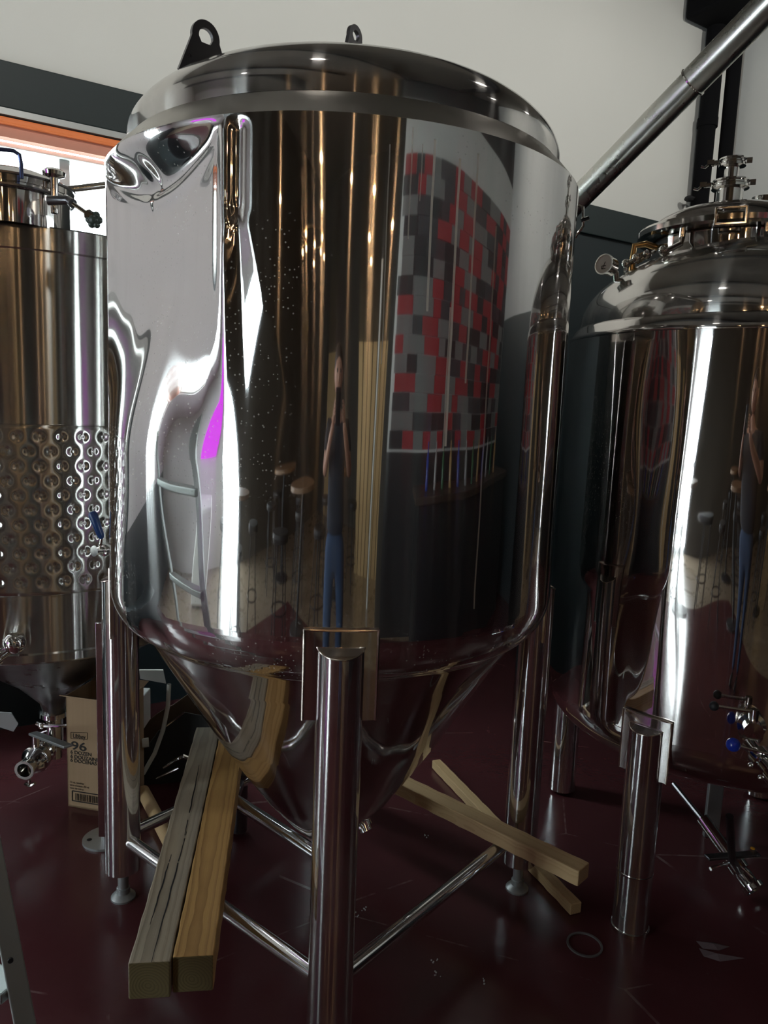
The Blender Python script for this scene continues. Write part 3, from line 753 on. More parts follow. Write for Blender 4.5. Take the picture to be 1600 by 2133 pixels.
MB().path(hb, .0055, 10).build('lid_handle', plain('blue_grey_rod', (.06, .08, .18), .3, .8), lt)
mb = MB(); arm = [at_d(100, 418, 2.42), at_d(142, 417, 2.40), at_d(152, 424, 2.38)]
mb.path(arm, .013, 12); lg = mb.build('clamp_arm', 'darksteel', lt)
mb = MB(); mb.path([arm[-1], at_d(196, 455, 2.36)], .006, 10)
d_ = (at_d(196, 455, 2.36)-arm[-1]).normalized()
mb.lathe([(.001, .045), (.014, .045), (.014, .075), (.010, .075), (.010, .085), (.001, .085)], arm[-1], d_, 6); mb.build('clamp_bolt', 'fitting', lt)
mb = MB(); kc = at_d(196, 458, 2.36)
for k in range(6):
    a = k*PI/3; mb.ball(kc+Vector((math.cos(a)*.014, 0, math.sin(a)*.014)), .011, 10)
mb.ball(kc, .017, 12); mb.build('star_knob', plain('dark_green_knob', (.03, .045, .035), .35), lt)
MB().tube(at_d(140, 395, 2.75), at_d(232, 384, 2.75), .011, n=12).build('spray_pipe', 'fitting', lt)
# support leg with bolted floor plate
fp = at_z(207, 1748, 0)
lgm = MB().tube(fp+Vector((.035, .01, .0)), fp+Vector((.035, .01, 1.02)), .030, n=28).build('leg', 'leg', lt)
MB().lathe([(.001, 0), (.075, 0), (.075, .008), (.001, .008)], fp+Vector((.02, .0, 0)), n=44).build('floor_plate', 'plate', lgm)
MB().lathe([(.001, .0082), (.009, .0082), (.001, .009)], fp+Vector((-.028, -.018, 0)), n=14).build('bolt_hole', 'black', lgm)
q = at_d(212, 1298, 2.42)
MB().box(q+Vector((-.005, .01, -.36)), (.035, .012, .72)).build('leg_gusset', 'leg', lgm, bevel=.002)
ct = fp+Vector((.035, .01, 1.02))
# side manway partly hidden by the dented tank
sc_ = at_d(262, 1222, 2.68); dn = (Vector((sc_.x, sc_.y, 0))-LC).normalized()
MB().lathe([(.135, -.14), (.135, 0), (.142, .004), (.142, .016), (.125, .026), (.06, .040), (.001, .044)], sc_, Vector((-.45, -.89, 0)), 48).build('side_manway', 'brushed', lt)
p0 = at_d(196, 1148, 2.30); p1 = at_d(232, 1146, 2.34)
dd = (p1-p0).normalized()
sv = MB().lathe([(.001, 0), (.016, 0), (.016, .006), (.011, .008), (.011, .030), (.016, .032), (.016, .042), (.011, .044), (.011, .16)], p0, dd, 24).build('sample_valve', 'fitting', lt)
h0, h1 = at_d(191, 1066, 2.27), at_d(212, 1121, 2.27)
MB().path([h0, h0+(h1-h0)*.1, h0+(h1-h0)*.9, h1], [.008, .013, .010, .007], 14).build('blue_grip', 'blue', sv)
MB().path([h1, p0+dd*.018], .004, 8).build('lever', 'fitting', sv)
# small port with ball at lower left
c0 = on_cyl(40, 1328, LC, LR); dn = (Vector((c0.x, c0.y, 0))-LC).normalized()
mb = MB(); mb.ball(c0+dn*.055, .033, 22); mb.tube(c0-dn*.01, c0+dn*.04, .018); e_ = mb.build('check_port', 'fitting', lt)
dq = Vector((-.5, -.7, -.35)).normalized(); MB().lathe([(.017, -.05), (.017, 0), (.026, .002), (.026, .014), (.018, .016), (.016, .006), (.001, .006)], c0+dn*.075+Vector((-.05, 0, -.038)), dq, 28).build('port_outlet', 'fitting', e_)
MB().path([c0+dn*.06, c0+dn*.075+Vector((-.05, 0, -.035))], .008, 10).build('port_neck', 'fitting', e_)
# bottom outlet with butterfly valve
tip = Vector((LC.x, LC.y, .325))
mb = MB(); mb.lathe([(.04, 0), (.052, -.002), (.052, -.02), (.034, -.022), (.034, -.13), (.045, -.135), (.045, -.15), (.03, -.152), (.03, -.19), (.001, -.19)], tip, n=32); ob = mb.build('bottom_outlet', 'fitting', lt)
mb = MB(); a_ = at_d(92, 1512, tip.to_2d().length-.03); mb.path([a_+Vector((-.03, 0, .01)), a_, a_+Vector((.12, -.03, .02))], .007, 10); mb.ball(a_+Vector((-.01, 0, .0)), .013); mb.path([a_+Vector((-.03, -.02, -.03)), a_+Vector((.02, -.02, -.01))], .004, 8); mb.build('clamp', 'fitting', ob)
e0 = at_z(50, 1605, .19); e1 = Vector((LC.x, LC.y, .20)); dd = (e0-e1).normalized(); ln = (e0-e1).length
vb = MB().lathe([(.028, 0), (.028, ln-.15), (.046, ln-.145), (.046, ln-.125), (.040, ln-.12), (.044, ln-.10), (.052, ln-.095), (.052, ln-.075), (.046, ln-.07), (.038, ln-.045), (.032, ln-.035), (.036, ln-.01), (.036, ln), (.026, ln), (.026, ln-.06)], e1, dd, 36).build('butterfly_valve', 'fitting', lt)
vh = e1+dd*(ln-.085)+Vector((0, 0, .05))
mb = MB(); mb.tube(vh, vh+Vector((0, 0, .045)), .014); mb.build('valve_stem', 'fitting', vb)
a0, a1 = vh+Vector((-.01, 0, .05)), at_d(142, 1555, 2.62)
dx = (a1-a0).normalized(); mb = MB(); mb.box((a0+a1)/2, ((a1-a0).length, .032, .010), (dx, Vector((-dx.y, dx.x, 0)).normalized(), Vector((0, 0, 1)))); mb.build('lever', 'plate', vb, bevel=.003)
for off, dz in ((-.11, -.055), (-.035, -.075)):
    mb = MB(); q = e1+dd*(ln+off); mb.path([q, q+Vector((0, 0, dz))], .005, 8); mb.path([q+Vector((-.018, 0, dz+.004)), q+Vector((0, 0, dz-.006)), q+Vector((.02, 0, dz+.006))], .007, 8)
    mb.build('wing_nut', 'fitting', vb)

# ------------------------------------------------------------------ carton
def text_mesh(body_, size, loc, ax, mat, parent, name, bold=.0, wide=1.0):
    cu = bpy.data.curves.new(name, 'FONT'); cu.body = body_; cu.size = size; cu.extrude = .0002; cu.offset = bold
    to = bpy.data.objects.new(name+'_tmp', cu); COL.objects.link(to)
    bpy.context.view_layer.update()
    me = bpy.data.meshes.new_from_object(to.evaluated_get(bpy.context.evaluated_depsgraph_get()))
    bpy.data.objects.remove(to); me.materials.clear(); me.materials.append(M[mat])
    o = bpy.data.objects.new(name, me); COL.objects.link(o)
    X, Z, Yn = ax     # right, up, outward
    m_ = Matrix(((X.x*wide, Z.x, Yn.x, loc.x), (X.y*wide, Z.y, Yn.y, loc.y), (X.z*wide, Z.z, Yn.z, loc.z), (0, 0, 0, 1)))
    me.transform(m_); adopt(o, parent); return o
bl = at_z(142, 1679, 0); br = at_z(208, 1690, 0); X = (br-bl).normalized(); Yb = Vector((-X.y, X.x, 0)); Zb = Vector((0, 0, 1))
D0 = math.hypot(bl.x, bl.y); HT = .440
CW, CDp = .225, .16
card = thing('carton', bl+X*CW/2+Yb*CDp/2, 'tall brown cardboard carton printed 96 on the floor by the left tank', 'box')
cc = bl+X*CW/2+Yb*CDp/2
mb = MB(); th = .004
for c_, sz_ in ((bl+X*CW/2+Yb*th/2, (CW, th)), (bl+X*CW/2+Yb*(CDp-th/2), (CW, th))): mb.box(c_+Zb*HT/2, (sz_[0], sz_[1], HT), (X, Yb, Zb))
for c_ in (bl+X*th/2+Yb*CDp/2, bl+X*(CW-th/2)+Yb*CDp/2): mb.box(c_+Zb*HT/2, (th, CDp, HT), (X, Yb, Zb))
mb.box(cc+Zb*.003, (CW, CDp, .006), (X, Yb, Zb)); mb.build('carton_body', 'card', card, smooth=False)
for s_, a_ in ((0, .5), (1, .7)):
    c_ = bl+X*CW/2+Yb*(0 if not s_ else CDp)+Zb*HT; d_ = (Yb if s_ else -Yb)*math.sin(a_)*.1+Zb*math.cos(a_)*.02
    mb = MB(); e_ = d_.normalized(); mb.box(c_+e_*.02, (CW, .04, .003), (X, e_, X.cross(e_))); mb.build('flap', 'card', card, smooth=False)
def fpos(px, py):      # point on the carton's front face under a pixel
    d = ray(px, py); n = -Yb; t_ = (bl-EY).dot(n)/d.dot(n); return EY+d*t_-Yb*.0012
tax = (X, Zb, -Yb)
def printed(b_, px, py, hpx, wpx, bold=.0, nm='printed_text'):
    p = fpos(px, py); h = (fpos(px, py-hpx)-p).z; wd = (fpos(px+wpx, py)-p).length
    o = text_mesh(b_, h/.70, p, tax, 'ink', card, nm, bold)
    xs = [(v.co-p).dot(X) for v in o.data.vertices]; k = wd/max(xs)
    for v in o.data.vertices:
        r_ = v.co-p; v.co = p+X*(r_.dot(X)*k)+Zb*r_.z-Yb*(r_.dot(-Yb))
    return o
printed('Libbey', 152, 1536, 9, 26, .0001)
a_, b_ = fpos(148, 1540), fpos(182, 1526)
mb = MB()
for (p, q) in (((148, 1525), (182, 1526)), ((148, 1538), (182, 1540)), ((148, 1525), (148, 1538)), ((182, 1526), (182, 1540))): mb.path([fpos(*p), fpos(*q)], .0009, 4)
mb.build('printed_frame', 'ink', card, smooth=False)
printed('96', 148, 1560, 17, 32, .0006)
printed('6 DOZEN', 147, 1569, 7, 43, .00035)
printed('6 DOUZAINE', 147, 1578, 7, 59, .00035)
printed('6 DOCENAS', 147, 1586, 7, 54, .00035)
printed('12 oz. tumbler', 146, 1630, 4, 29); printed('verre a boisson 355 ml', 146, 1636, 4, 39); printed('vaso de vidrio', 146, 1642, 4, 28)
mb = MB()
for (p, q) in (((151, 1647), (215, 1657)), ((151, 1667), (215, 1678)), ((151, 1647), (151, 1667))): mb.path([fpos(*p), fpos(*q)], .0022, 4)
x = 158
while x < 214:
    wd_ = random.choice((.4, .8, 1.2)); p = fpos(x, 1651+(x-151)*.155); q = fpos(x, 1665+(x-151)*.165); mb.path([p, q], .0004+.0006*wd_, 4); x += wd_+random.choice((.7, 1.1, 1.6))
mb.build('barcode', 'ink', card, smooth=False)

# ------------------------------------------------------------------ timbers
def timber(name, p0, p1, wdt, hgt, mat, label, cat='timber', up=Vector((0, 0, 1)), endmat='pine_end', checks=(), bevel=.003, roll=0):
    # p0 near end, p1 far end (centre points)
    X_ = (p1-p0).normalized(); Y_ = up.cross(X_).normalized(); Z_ = X_.cross(Y_)
    if roll:
        Y_, Z_ = Y_*math.cos(roll)+Z_*math.sin(roll), -Y_*math.sin(roll)+Z_*math.cos(roll)
    ln = (p1-p0).length; n = 40
    vs_ = []; fs = []; mi = []
    prof = [(-1, -1), (1, -1), (1, 1), (-1, 1)]
    mb = MB()
    rs = random.Random(len(label))
    rows = []
    for i in range(n+1):
        x = ln*i/n; wob = .0008*math.sin(i*1.7)+rs.uniform(-.0005, .0005)
        rows.append([(x, a*(wdt/2+wob), b__*(hgt/2+wob*.5)) for a, b__ in prof])
    vs_ = [q for r_ in rows for q in r_]
    for i in range(n):
        for k in range(4): fs.append((i*4+k, i*4+(k+1) % 4, i*4+4+(k+1) % 4, i*4+4+k)); mi.append(0)
    fs.append((3, 2, 1, 0)); mi.append(1); fs.append(tuple(n*4+k for k in range(4))); mi.append(1)
    mb.v = vs_; mb.f = fs; mb.mi = mi
    o = mb.build(name, [mat, endmat], bevel=bevel, smooth=False)
    o.matrix_world = Matrix(((X_.x, Y_.x, Z_.x, p0.x), (X_.y, Y_.y, Z_.y, p0.y), (X_.z, Y_.z, Z_.z, p0.z), (0, 0, 0, 1)))
    if checks:
        cb = MB()
        for pts in checks:
            q = [Vector((x*ln, y*wdt, hgt/2+.0004)) for x, y in pts]
            for i in range(len(q)-1):
                w0 = .0014*math.sin(PI*(i+.15)/(len(q)))+.0005; w1 = .0014*math.sin(PI*(i+1.15)/len(q))+.0005
                cb.add([q[i]+Vector((0, -w0, 0)), q[i+1]+Vector((0, -w1, 0)), q[i+1]+Vector((0, w1, 0)), q[i]+Vector((0, w0, 0)), q[i]-Vector((0, 0, .01)), q[i+1]-Vector((0, 0, .01))], [(0, 1, 2, 3), (0, 4, 5, 1), (3, 2, 5, 4)])
        c_ = cb.build('drying_crack', 'black', smooth=False); c_.parent = o
    return tag(o, label, cat)
zt = ZB+.0195+.0445+.003
# near end bottom corners (268,2085),(350..),(435,2083)
nl, nm_, nr = at_z(268, 2083, zt-.0445), at_z(351, 2082, zt-.0445), at_z(436, 2078, zt-.0445)
fl, fm = at_z(408, 1519, zt+.0445), at_z(452, 1556, zt+.0445)
dirT = (Vector((fl.x, fl.y, 0))-Vector((nl.x, nl.y, 0))).normalized()
side = Vector((dirT.y, -dirT.x, 0))
TW = .089
c1 = Vector((nl.x, nl.y, zt))+side*TW/2; c2 = c1+side*(TW+.004)+dirT*.012
LT = 1.22
rc = random.Random(3)
def crack(x0, x1, y0, y1, n=14): return [(x0+(x1-x0)*i/n, y0+(y1-y0)*i/n+rc.uniform(-.012, .012)) for i in range(n+1)]
timber('timber_beam', c1, c1+dirT*LT, TW, TW, 'pine_grey', 'weathered grey square timber with a long drying crack, left of the pair under the dented tank', checks=(crack(.0, .42, -.05, -.15), crack(.38, .75, -.12, -.02), crack(.1, .33, .22, .15)))
timber('timber_beam', c2, c2+dirT*(LT-.05), TW, TW, 'pine', 'yellow square timber lying against the right side of the cracked grey one')
for o in [q for q in bpy.data.objects if q.name.startswith('timber_beam')]: o['group'] = 'square timbers under the dented tank'
# pale board across the right leg
zb = ZB+.0195+.026
e_ = at_z(1216, 1822, zb); s_ = at_z(845, 1640, zb)
dB = (s_-e_).normalized()
timber('pale_board', e_, e_+dB*1.05, .062, .046, 'pine_pale', 'pale planed wooden board lying across in front of the right rear leg', 'board', endmat='pine_pale')
a_, b_ = at_z(1200, 1893, .020), at_z(908, 1590, .020)
timber('wooden_batten', a_, b_, .040, .036, 'pine_pale', 'thin wooden batten on the floor passing beneath the pale board', 'batten', endmat='pine_pale')

# ------------------------------------------------------------------ clutter behind the left leg
d0 = at_d(345, 1440, 3.0)
hp = [at_d(352, 1425, 2.95), at_d(350, 1470, 2.95), at_d(340, 1520, 2.95), at_d(322, 1570, 2.94), at_d(298, 1612, 2.93)]
hp[-1].z = max(hp[-1].z, .01)
tag(MB().path(hp, .0085, 12).build('hose', 'hose'), 'thin white hose hanging behind the left leg of the dented tank', 'hose')
a_, b_ = at_z(298, 1648, .03), at_z(362, 1770, .03)
tag(MB().tube(a_+Vector((0, .0, 0)), b_, .024, n=18).build('wooden_pole', 'pine_pale'), 'pale round wooden pole on the floor behind the left leg', 'pole')
def sheet(name, pts, z_or_d, mat, label, cat, th=.006):
    q = [at_d(x, y, z_or_d) for x, y in pts]
    nrm = (q[1]-q[0]).cross(q[2]-q[0]).normalized()*th; n = len(q)
    mb = MB(); mb.add(q+[p+nrm for p in q], [tuple(range(n)), tuple(range(2*n-1, n-1, -1))]+[(i, i+n, (i+1) % n+n, (i+1) % n) for i in range(n)])
    return tag(mb.build(name, mat, smooth=False), label, cat)
sheet('board_scrap', [(296, 1525), (312, 1500), (326, 1488), (345, 1476), (362, 1468), (400, 1440), (430, 1455), (430, 1640), (330, 1640), (296, 1600)], 3.08, 'brownboard', 'torn brown cardboard sheet standing in the dark behind the white hose', 'cardboard')
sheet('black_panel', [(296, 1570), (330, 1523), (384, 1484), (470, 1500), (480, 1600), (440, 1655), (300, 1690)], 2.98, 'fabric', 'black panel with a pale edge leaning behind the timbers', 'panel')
mb = MB(); mb.path([at_d(334, 1522, 2.96), at_d(384, 1484, 2.96)], .0035, 6); tag(mb.build('metal_rod', 'fitting'), 'thin bright metal rod lying along the black panel edge', 'rod')
tag(MB().tube(at_d(296, 1548, 2.9), at_d(310, 1546, 2.9), .018, n=16).build('pipe_stub', 'hose'), 'short white pipe stub poking out behind the left leg', 'pipe')
mb = MB(); mb.path([at_d(340, 1600, 2.86), at_d(368, 1582, 2.86), at_d(382, 1576, 2.86), at_d(394, 1580, 2.86)], [.004, .007, .010, .008], 8); mb.path([at_d(325, 1622, 2.87), at_d(372, 1600, 2.87)], [.003, .006], 8)
tag(mb.build('valve_lever', 'fitting'), 'steel valve lever in the dark gap left of the timbers', 'lever')
sheet('paper_sheet', [(290, 1396), (340, 1396), (346, 1424), (292, 1414)], 3.3, 'white', 'white sheet glimpsed above the hose', 'paper', .01)
# black tub and pale items at far left under the tank
bx = at_z(20, 1575, 0); t_ = MB().box(RW(-.9, WF+.35, .22), (1.6, .35, .44), ROOM).build('storage_crate', 'teal', bevel=.01); tag(t_, 'dark storage crate against the wall beneath the left tank', 'crate')
sheet('plastic_tray', [(-10, 1484), (24, 1486), (38, 1508), (28, 1524), (-10, 1512)], 3.15, 'plastic', 'grey plastic tray on the dark crate at the far left', 'tray', .012)
tag(MB().box(at_d(197, 1452, 3.2)+Vector((.1, 0, -.08)), (.22, .15, .2)).build('white_box', 'white', bevel=.004), 'small white box just behind the printed carton', 'box')

# ladder
lad = thing('step_ladder', at_z(-30, 2140, 0), 'aluminium step ladder, one rail and rungs at the lower left corner', 'ladder')
def bar(mb, p, q, a, b__, upv):
    X_ = (q-p).normalized(); Y_ = upv.cross(X_).normalized(); mb.box((p+q)/2, ((q-p).length, a, b__), (X_, Y_, X_.cross(Y_)))
r0, r1 = at_d(62, 2185, 1.40), at_d(-14, 1790, 1.50)
ext = (r1-r0).normalized(); kk = r0.z/ext.z; r00 = r0-ext*kk; r00.z = .002
mb = MB(); upv = Vector((.8, .6, .0)); bar(mb, r00, r0+ext*1.3, .012, .036, upv); bar(mb, r00+Vector((-.018, .010, 0)), r0+ext*1.3+Vector((-.018, .010, 0)), .030, .006, upv); mb.build('rail', 'alu', lad, smooth=False, bevel=.002)
sdv = Vector((-.93, .37, 0))*.38
mb = MB(); bar(mb, r00+sdv, r0+ext*1.3+sdv, .012, .036, upv); mb.build('rail', 'alu', lad, smooth=False, bevel=.002)
for f in (.13, .45, .75, 1.05, 1.35):
    q = r00+ext*(kk*0+f); bar(mb2 := MB(), q+Vector((-.012, .005, 0)), q+sdv, .06, .022, Vector((0, 0, 1))); mb2.build('rung', 'alu', lad, smooth=False, bevel=.004)
for f in (.06, .20, .38, .52):
    q = r00+ext*f; MB().tube(q+Vector((.004, -.013, 0)), q+Vector((.006, -.0165, 0)), .005, n=10).build('rivet', 'black', lad)

# floor bits
rc_ = at_z(1218, 1967, .003)
tag(MB().lathe([(.046, 0), (.052, 0), (.052, .004), (.046, .004), (.046, 0)], (rc_.x, rc_.y, .0005), n=48).build('gasket_ring', 'rubber'), 'grey rubber gasket ring lying on the floor at the lower right', 'gasket')
pl = [at_z(x, y, .001) for x, y in ((1450, 1960), (1490, 1964), (1520, 1972), (1498, 1980), (1464, 1976))]
pl2 = [at_z(x, y, .001) for x, y in ((1456, 1975), (1480, 1990), (1510, 1992), (1552, 1996), (1500, 2003), (1466, 1992))]
mb = MB()
for q in (pl, pl2):
    n = len(q); c_ = sum(q, Vector())/n+Vector((0, 0, .008)); mb.add(q+[c_], [(i, (i+1) % n, n) for i in range(n)])
tag(mb.build('plastic_film', plain('clear_film', (.16, .12, .13), .25), smooth=False), 'crumpled scrap of clear film on the floor at the lower right', 'film')
for k, (x, y) in enumerate(((905, 2000), (912, 2030), (760, 1893), (744, 1905), (888, 1742), (1008, 2045))):
    p = at_z(x, y, .002); mb = MB()
    for j in range(5): mb.ball(p+Vector((random.uniform(-.01, .01), random.uniform(-.012, .012), 0)), random.uniform(.0015, .003), 6)
    o = mb.build('floor_crumb', 'plastic', smooth=False); tag(o, 'tiny pale crumbs on the red floor, %s' % ['lower right of the front leg, upper patch', 'lower right of the front leg, lower patch', 'close to the right side of the front leg', 'touching the front leg shadow', 'beneath the cone outlet', 'lowest patch, right of the front leg'][k], 'debris', 'crumbs on the floor'); 

# ------------------------------------------------------------------ overhead and corner
p0, p1 = at_d(1130, 490, 3.75), at_d(1660, -50, 3.15)
d_ = (p1-p0).normalized(); ln = (p1-p0).length
du = thing('transfer_tube', p0, 'round steel auger tube rising diagonally to the upper right', 'tube')
rj = .0545
MB().tube(p0, p0+d_*ln*.66, rj, n=40).build('lower_section', 'tube', du)
MB().tube(p0+d_*ln*.66, p1, rj+.003, n=40).build('upper_section', 'tube', du)
MB().lathe([(rj, -.002), (rj+.008, 0), (rj+.008, .005), (rj, .007)], p0+d_*ln*.66, d_, 40).build('joint_flange', 'fitting', du)
MB().lathe([(.001, 0), (.005, 0), (.005, .004), (.001, .005)], p0+d_*(ln*.66-.03)+Vector((0, -rj, -.005)), Vector((0, -1, 0)), 10).build('rivet', 'black', du)
def vpipe(u, w_, z0, z1, r, label, zj):
    t_ = thing('wall_pipe', RW(u, w_, z0), label, 'pipe')
    MB().tube(RW(u, w_, z0), RW(u, w_, zj), r, n=20).build('pipe_section', 'pipeblack', t_)
    MB().tube(RW(u+.01, w_, zj), RW(u+.01, w_+.0, z1), r*1.05, n=20).build('pipe_section', 'pipeblack', t_)
    MB().tube(RW(u+.005, w_, zj-.03), RW(u+.005, w_, zj+.03), r*1.15, n=20).build('pipe_coupling', 'pipeblack', t_)
vpipe(4.81, WF+.08, 0, 4.25, .060, 'left one of two black pipes running up the far corner', 3.6)
vpipe(5.03, WF+.075, 0, 4.3, .056, 'right one of two black pipes running up the far corner', 3.3)
tag(rbox(MB(), 4.55, UR-.02, WF+.02, WF+.55, 4.22, 4.43).build('junction_box', 'pipeblack', smooth=False, bevel=.02), 'black box under the ceiling above the corner pipes', 'box')
def wp(x, y):
    d = ray(x, y); n = -E3; t_ = 3.62/(d.x*n.x+d.y*n.y); return EY+d*t_
mb = MB(); mb.path([wp(1437, 413), wp(1470, 408)], .006, 8); mb.ball(wp(1436, 414), .035, 12, (1, 1, .6)); tag(mb.build('wall_hook', 'black'), 'small dark anchor on the white wall left of the corner pipes', 'hook')
mb = MB(); mb.path([wp(1462, 178), wp(1500, 160)], .008, 8); mb.ball(wp(1463, 178), .022, 10); tag(mb.build('pipe_strap', 'plate'), 'small metal strap behind the diagonal tube joint', 'strap')

# ------------------------------------------------------------------ the room behind the camera (seen in the polished steel)
# pendants
PEND = [(-1.2, .9, 2.95), (-.55, 1.5, 2.9), (-.1, 2.1, 2.95), (.25, 2.9, 2.9), (-2.0, 1.9, 3.0), (-.5, 3.2, 2.9), (-2.6, .6, 2.9), (-.7, 4.2, 2.9)]
for k, (u, w_, z) in enumerate(PEND):
    t_ = thing('pendant_lamp', RW(u, w_, z), 'warm filament pendant lamp mirrored in the tanks, %s' % ['the nearest of the row', 'second nearest of the row', 'third nearest of the row', 'fourth nearest of the row', 'beside the ring lamp', 'behind the ring lamp', 'farthest left', 'farthest back'][k], 'lamp', 'filament pendants behind the camera')
    MB().tube(RW(u, w_, z+.12), RW(u, w_, CEIL), .005, n=6).build('cord', 'cord', t_)
    MB().tube(RW(u, w_, z+.045), RW(u, w_, z+.12), .018, n=12).build('socket', 'brass', t_)
    MB().ball(RW(u, w_, z), .045, 16).build('bulb', 'glass', t_)
    lo = spot('bulb_light', RW(u, w_, z), 1.7, (1, .60, .30), .022); adopt(lo, t_)
# chandelier of small bulbs
ch = thing('cluster_lamp', RW(-3.0, 2.6, 3.0), 'ring lamp of small warm bulbs reflected in the dented tank', 'lamp')
MB().tube(RW(-3.0, 2.6, 3.0), RW(-3.0, 2.6, CEIL), .01, n=8).build('stem', 'cord', ch)
MB().path([RW(-3.0+.45*math.cos(a), 2.6+.45*math.sin(a), 3.0) for a in np.linspace(0, 2*PI, 30)], .012, 8).build('ring', 'brass', ch)
for k in range(8):
    a = k*PI/4; p = RW(-3.0+.45*math.cos(a), 2.6+.45*math.sin(a), 3.0-.05-.1*(k % 2)); MB().ball(p, .03, 10).build('bulb', 'glass', ch)
    lo = spot('bulb_light', p, .6, (1, .58, .30), .02); adopt(lo, ch)
    MB().tube(p+Vector((0, 0, .03)), Vector((p.x, p.y, 3.0)), .004, n=6).build('drop', 'brass', ch)
for k, (u, w_) in enumerate(((-2.0, -1.3), (.3, -1.3), (2.4, -1.3), (4.2, -1.2), (3.3, .3))):
    tgt = RW(UR, w_-.6, 3.3) if k == 4 else RW(u+.2, WF, 3.6)
    ll = bpy.data.lights.new('added_wall_spot', 'SPOT'); ll.energy = WASH*(1 if k < 4 else .7); ll.spot_size = 2.2; ll.spot_blend = 1; ll.shadow_soft_size = .05; ll.color = (1, .97, .90)  # spots added inside the ceiling cans to brighten the white walls
    lo = bpy.data.objects.new('added_wall_spot', ll); COL.objects.link(lo); lo.location = RW(u, w_+.02, 4.05); lo.rotation_euler = (tgt-lo.location).to_track_quat('-Z', 'Y').to_euler()
    t_ = thing('downlight', RW(u, w_, 4.1), 'small black can downlight with white lens, %s' % ['above the left tank', 'above the dented tank', 'above the steel auger tube', 'in the far corner by the black pipes', 'over the end of the bar'][k], 'lamp', 'ceiling downlights')
    MB().lathe([(.10, 0), (.10, .12), (.02, .14), (.02, .35)], RW(u, w_, 4.08), n=24, cap1=True).build('can', 'black', t_)
    MB().lathe([(.001, .01), (.085, .01)], RW(u, w_, 4.08), n=24).build('lens', emit('downlight_lens', (1, .97, .92), 6), t_)
# purple light box and posters on the left wall
tag(rbox(MB(), UL+.01, UL+.08, -2.45, -1.45, 1.15, 1.95).build('light_box', 'purple', smooth=False, bevel=.01), 'glowing purple light box on the left wall, mirrored in the dented tank', 'sign')
# tan doors in the rear
for k, (u0, u1) in enumerate(((-4.3, -3.4), (-.6, .25))):
    o = rbox(MB(), u0, u1, WB-.05, WB, 0, 2.2).build('door_%d' % (k+2), 'tan', smooth=False, bevel=.01); struct(o)
    MB().tube(RW(u0+.1, WB-.1, 1.0), RW(u0+.1, WB-.05, 1.0), .02, n=12).build('door_handle', 'fitting', o)
# wooden plank screens
for k, (u, w_) in enumerate(((.05, 2.6), (.35, 3.2))):
    tag(MB().tube(RW(u, w_, 0), RW(u, w_, 2.6), .03, n=14).build('white_post', 'white'), 'slim white post behind the photographer, %s' % ['the nearer one', 'the farther one'][k], 'post', 'white posts')
for k in range(7):
    tag(rbox(MB(), -.95+k*.19, -.79+k*.19, 3.6, 3.63, 0, 2.1).build('screen_plank', 'tan', smooth=False, bevel=.004), 'upright tan plank of the screen behind the photographer, %s from its left end' % ['first', 'second', 'third', 'fourth', 'fifth', 'sixth', 'seventh'][k], 'plank', 'planks of the tan screen')
# bar counter with bottles
bar_ = thing('bar_counter', RW(2.9, 1.2, 0), 'black bar counter in front of the painted boards, seen mirrored', 'counter')
rbox(MB(), 1.3, 4.6, .95, 1.45, .0, 1.04).build('counter_body', 'black', bar_, smooth=False)
rbox(MB(), 1.22, 4.68, .88, 1.5, 1.04, 1.085).build('counter_top', 'wooddark', bar_, smooth=False, bevel=.005)
for k in range(12):
    u = 1.5+k*.24; col_ = ((.02, .05, .3), (.3, .3, .3), (.03, .12, .05), (.4, .25, .1))[k % 4]
    o = MB().lathe([(.001, 0), (.035, 0), (.035, .17), (.013, .22), (.013, .27), (.001, .27)], RW(u, 1.15, 1.087), n=14).build('bottle', plain('bottle_%d' % k, col_, .15))
    tag(o, '%s bottle standing on the black bar counter, %s of the row' % (['blue', 'grey', 'green', 'amber'][k % 4], ['first', 'second', 'third', 'fourth', 'fifth', 'sixth', 'seventh', 'eighth', 'ninth', 'tenth', 'eleventh', 'last'][k]), 'bottle', 'bottles on the bar counter')
# high tables and stools
def stool(u, w_, lab):
    t_ = thing('bar_stool', RW(u, w_, 0), lab, 'stool', 'stools behind the camera')
    MB().lathe([(.001, .70), (.17, .70), (.18, .73), (.17, .76), (.001, .765)], RW(u, w_, 0), n=24).build('seat', 'black', t_)
    for k in range(4):
        a = k*PI/2+.4; MB().tube(RW(u+.12*math.cos(a), w_+.12*math.sin(a), .71), RW(u+.22*math.cos(a), w_+.22*math.sin(a), 0), .012, n=8).build('leg', 'black', t_)
    MB().path([RW(u+.19*math.cos(a), w_+.19*math.sin(a), .25) for a in np.linspace(0, 2*PI, 20)], .008, 6).build('foot_ring', 'black', t_)
def table(u, w_, wh, r=.35):
    t_ = thing('high_table', RW(u, w_, 0), 'round wooden bar table on a black pedestal, %s of the four' % wh, 'table', 'bar tables behind the camera')
    MB().lathe([(.001, 1.0), (r, 1.0), (r, 1.035), (.001, 1.035)], RW(u, w_, 0), n=32).build('table_top', 'tablewood', t_)
    MB().lathe([(.001, 0), (.22, 0), (.22, .02), (.035, .04), (.035, 1.0)], RW(u, w_, 0), n=24).build('pedestal', 'black', t_)
for (u, w_, wh) in ((-2.45, -.75, 'forwardmost'), (-1.75, 1.0, 'middle'), (-3.4, 1.6, 'leftmost'), (-1.3, 2.5, 'rearmost')):
    table(u, w_, wh)
    for da, sd_ in ((0, 'right'), (2.1, 'back'), (4.2, 'left')): stool(u+.62*math.cos(da+u), w_+.62*math.sin(da+u), 'black bar stool on the %s side of the %s bar table' % (sd_, wh))
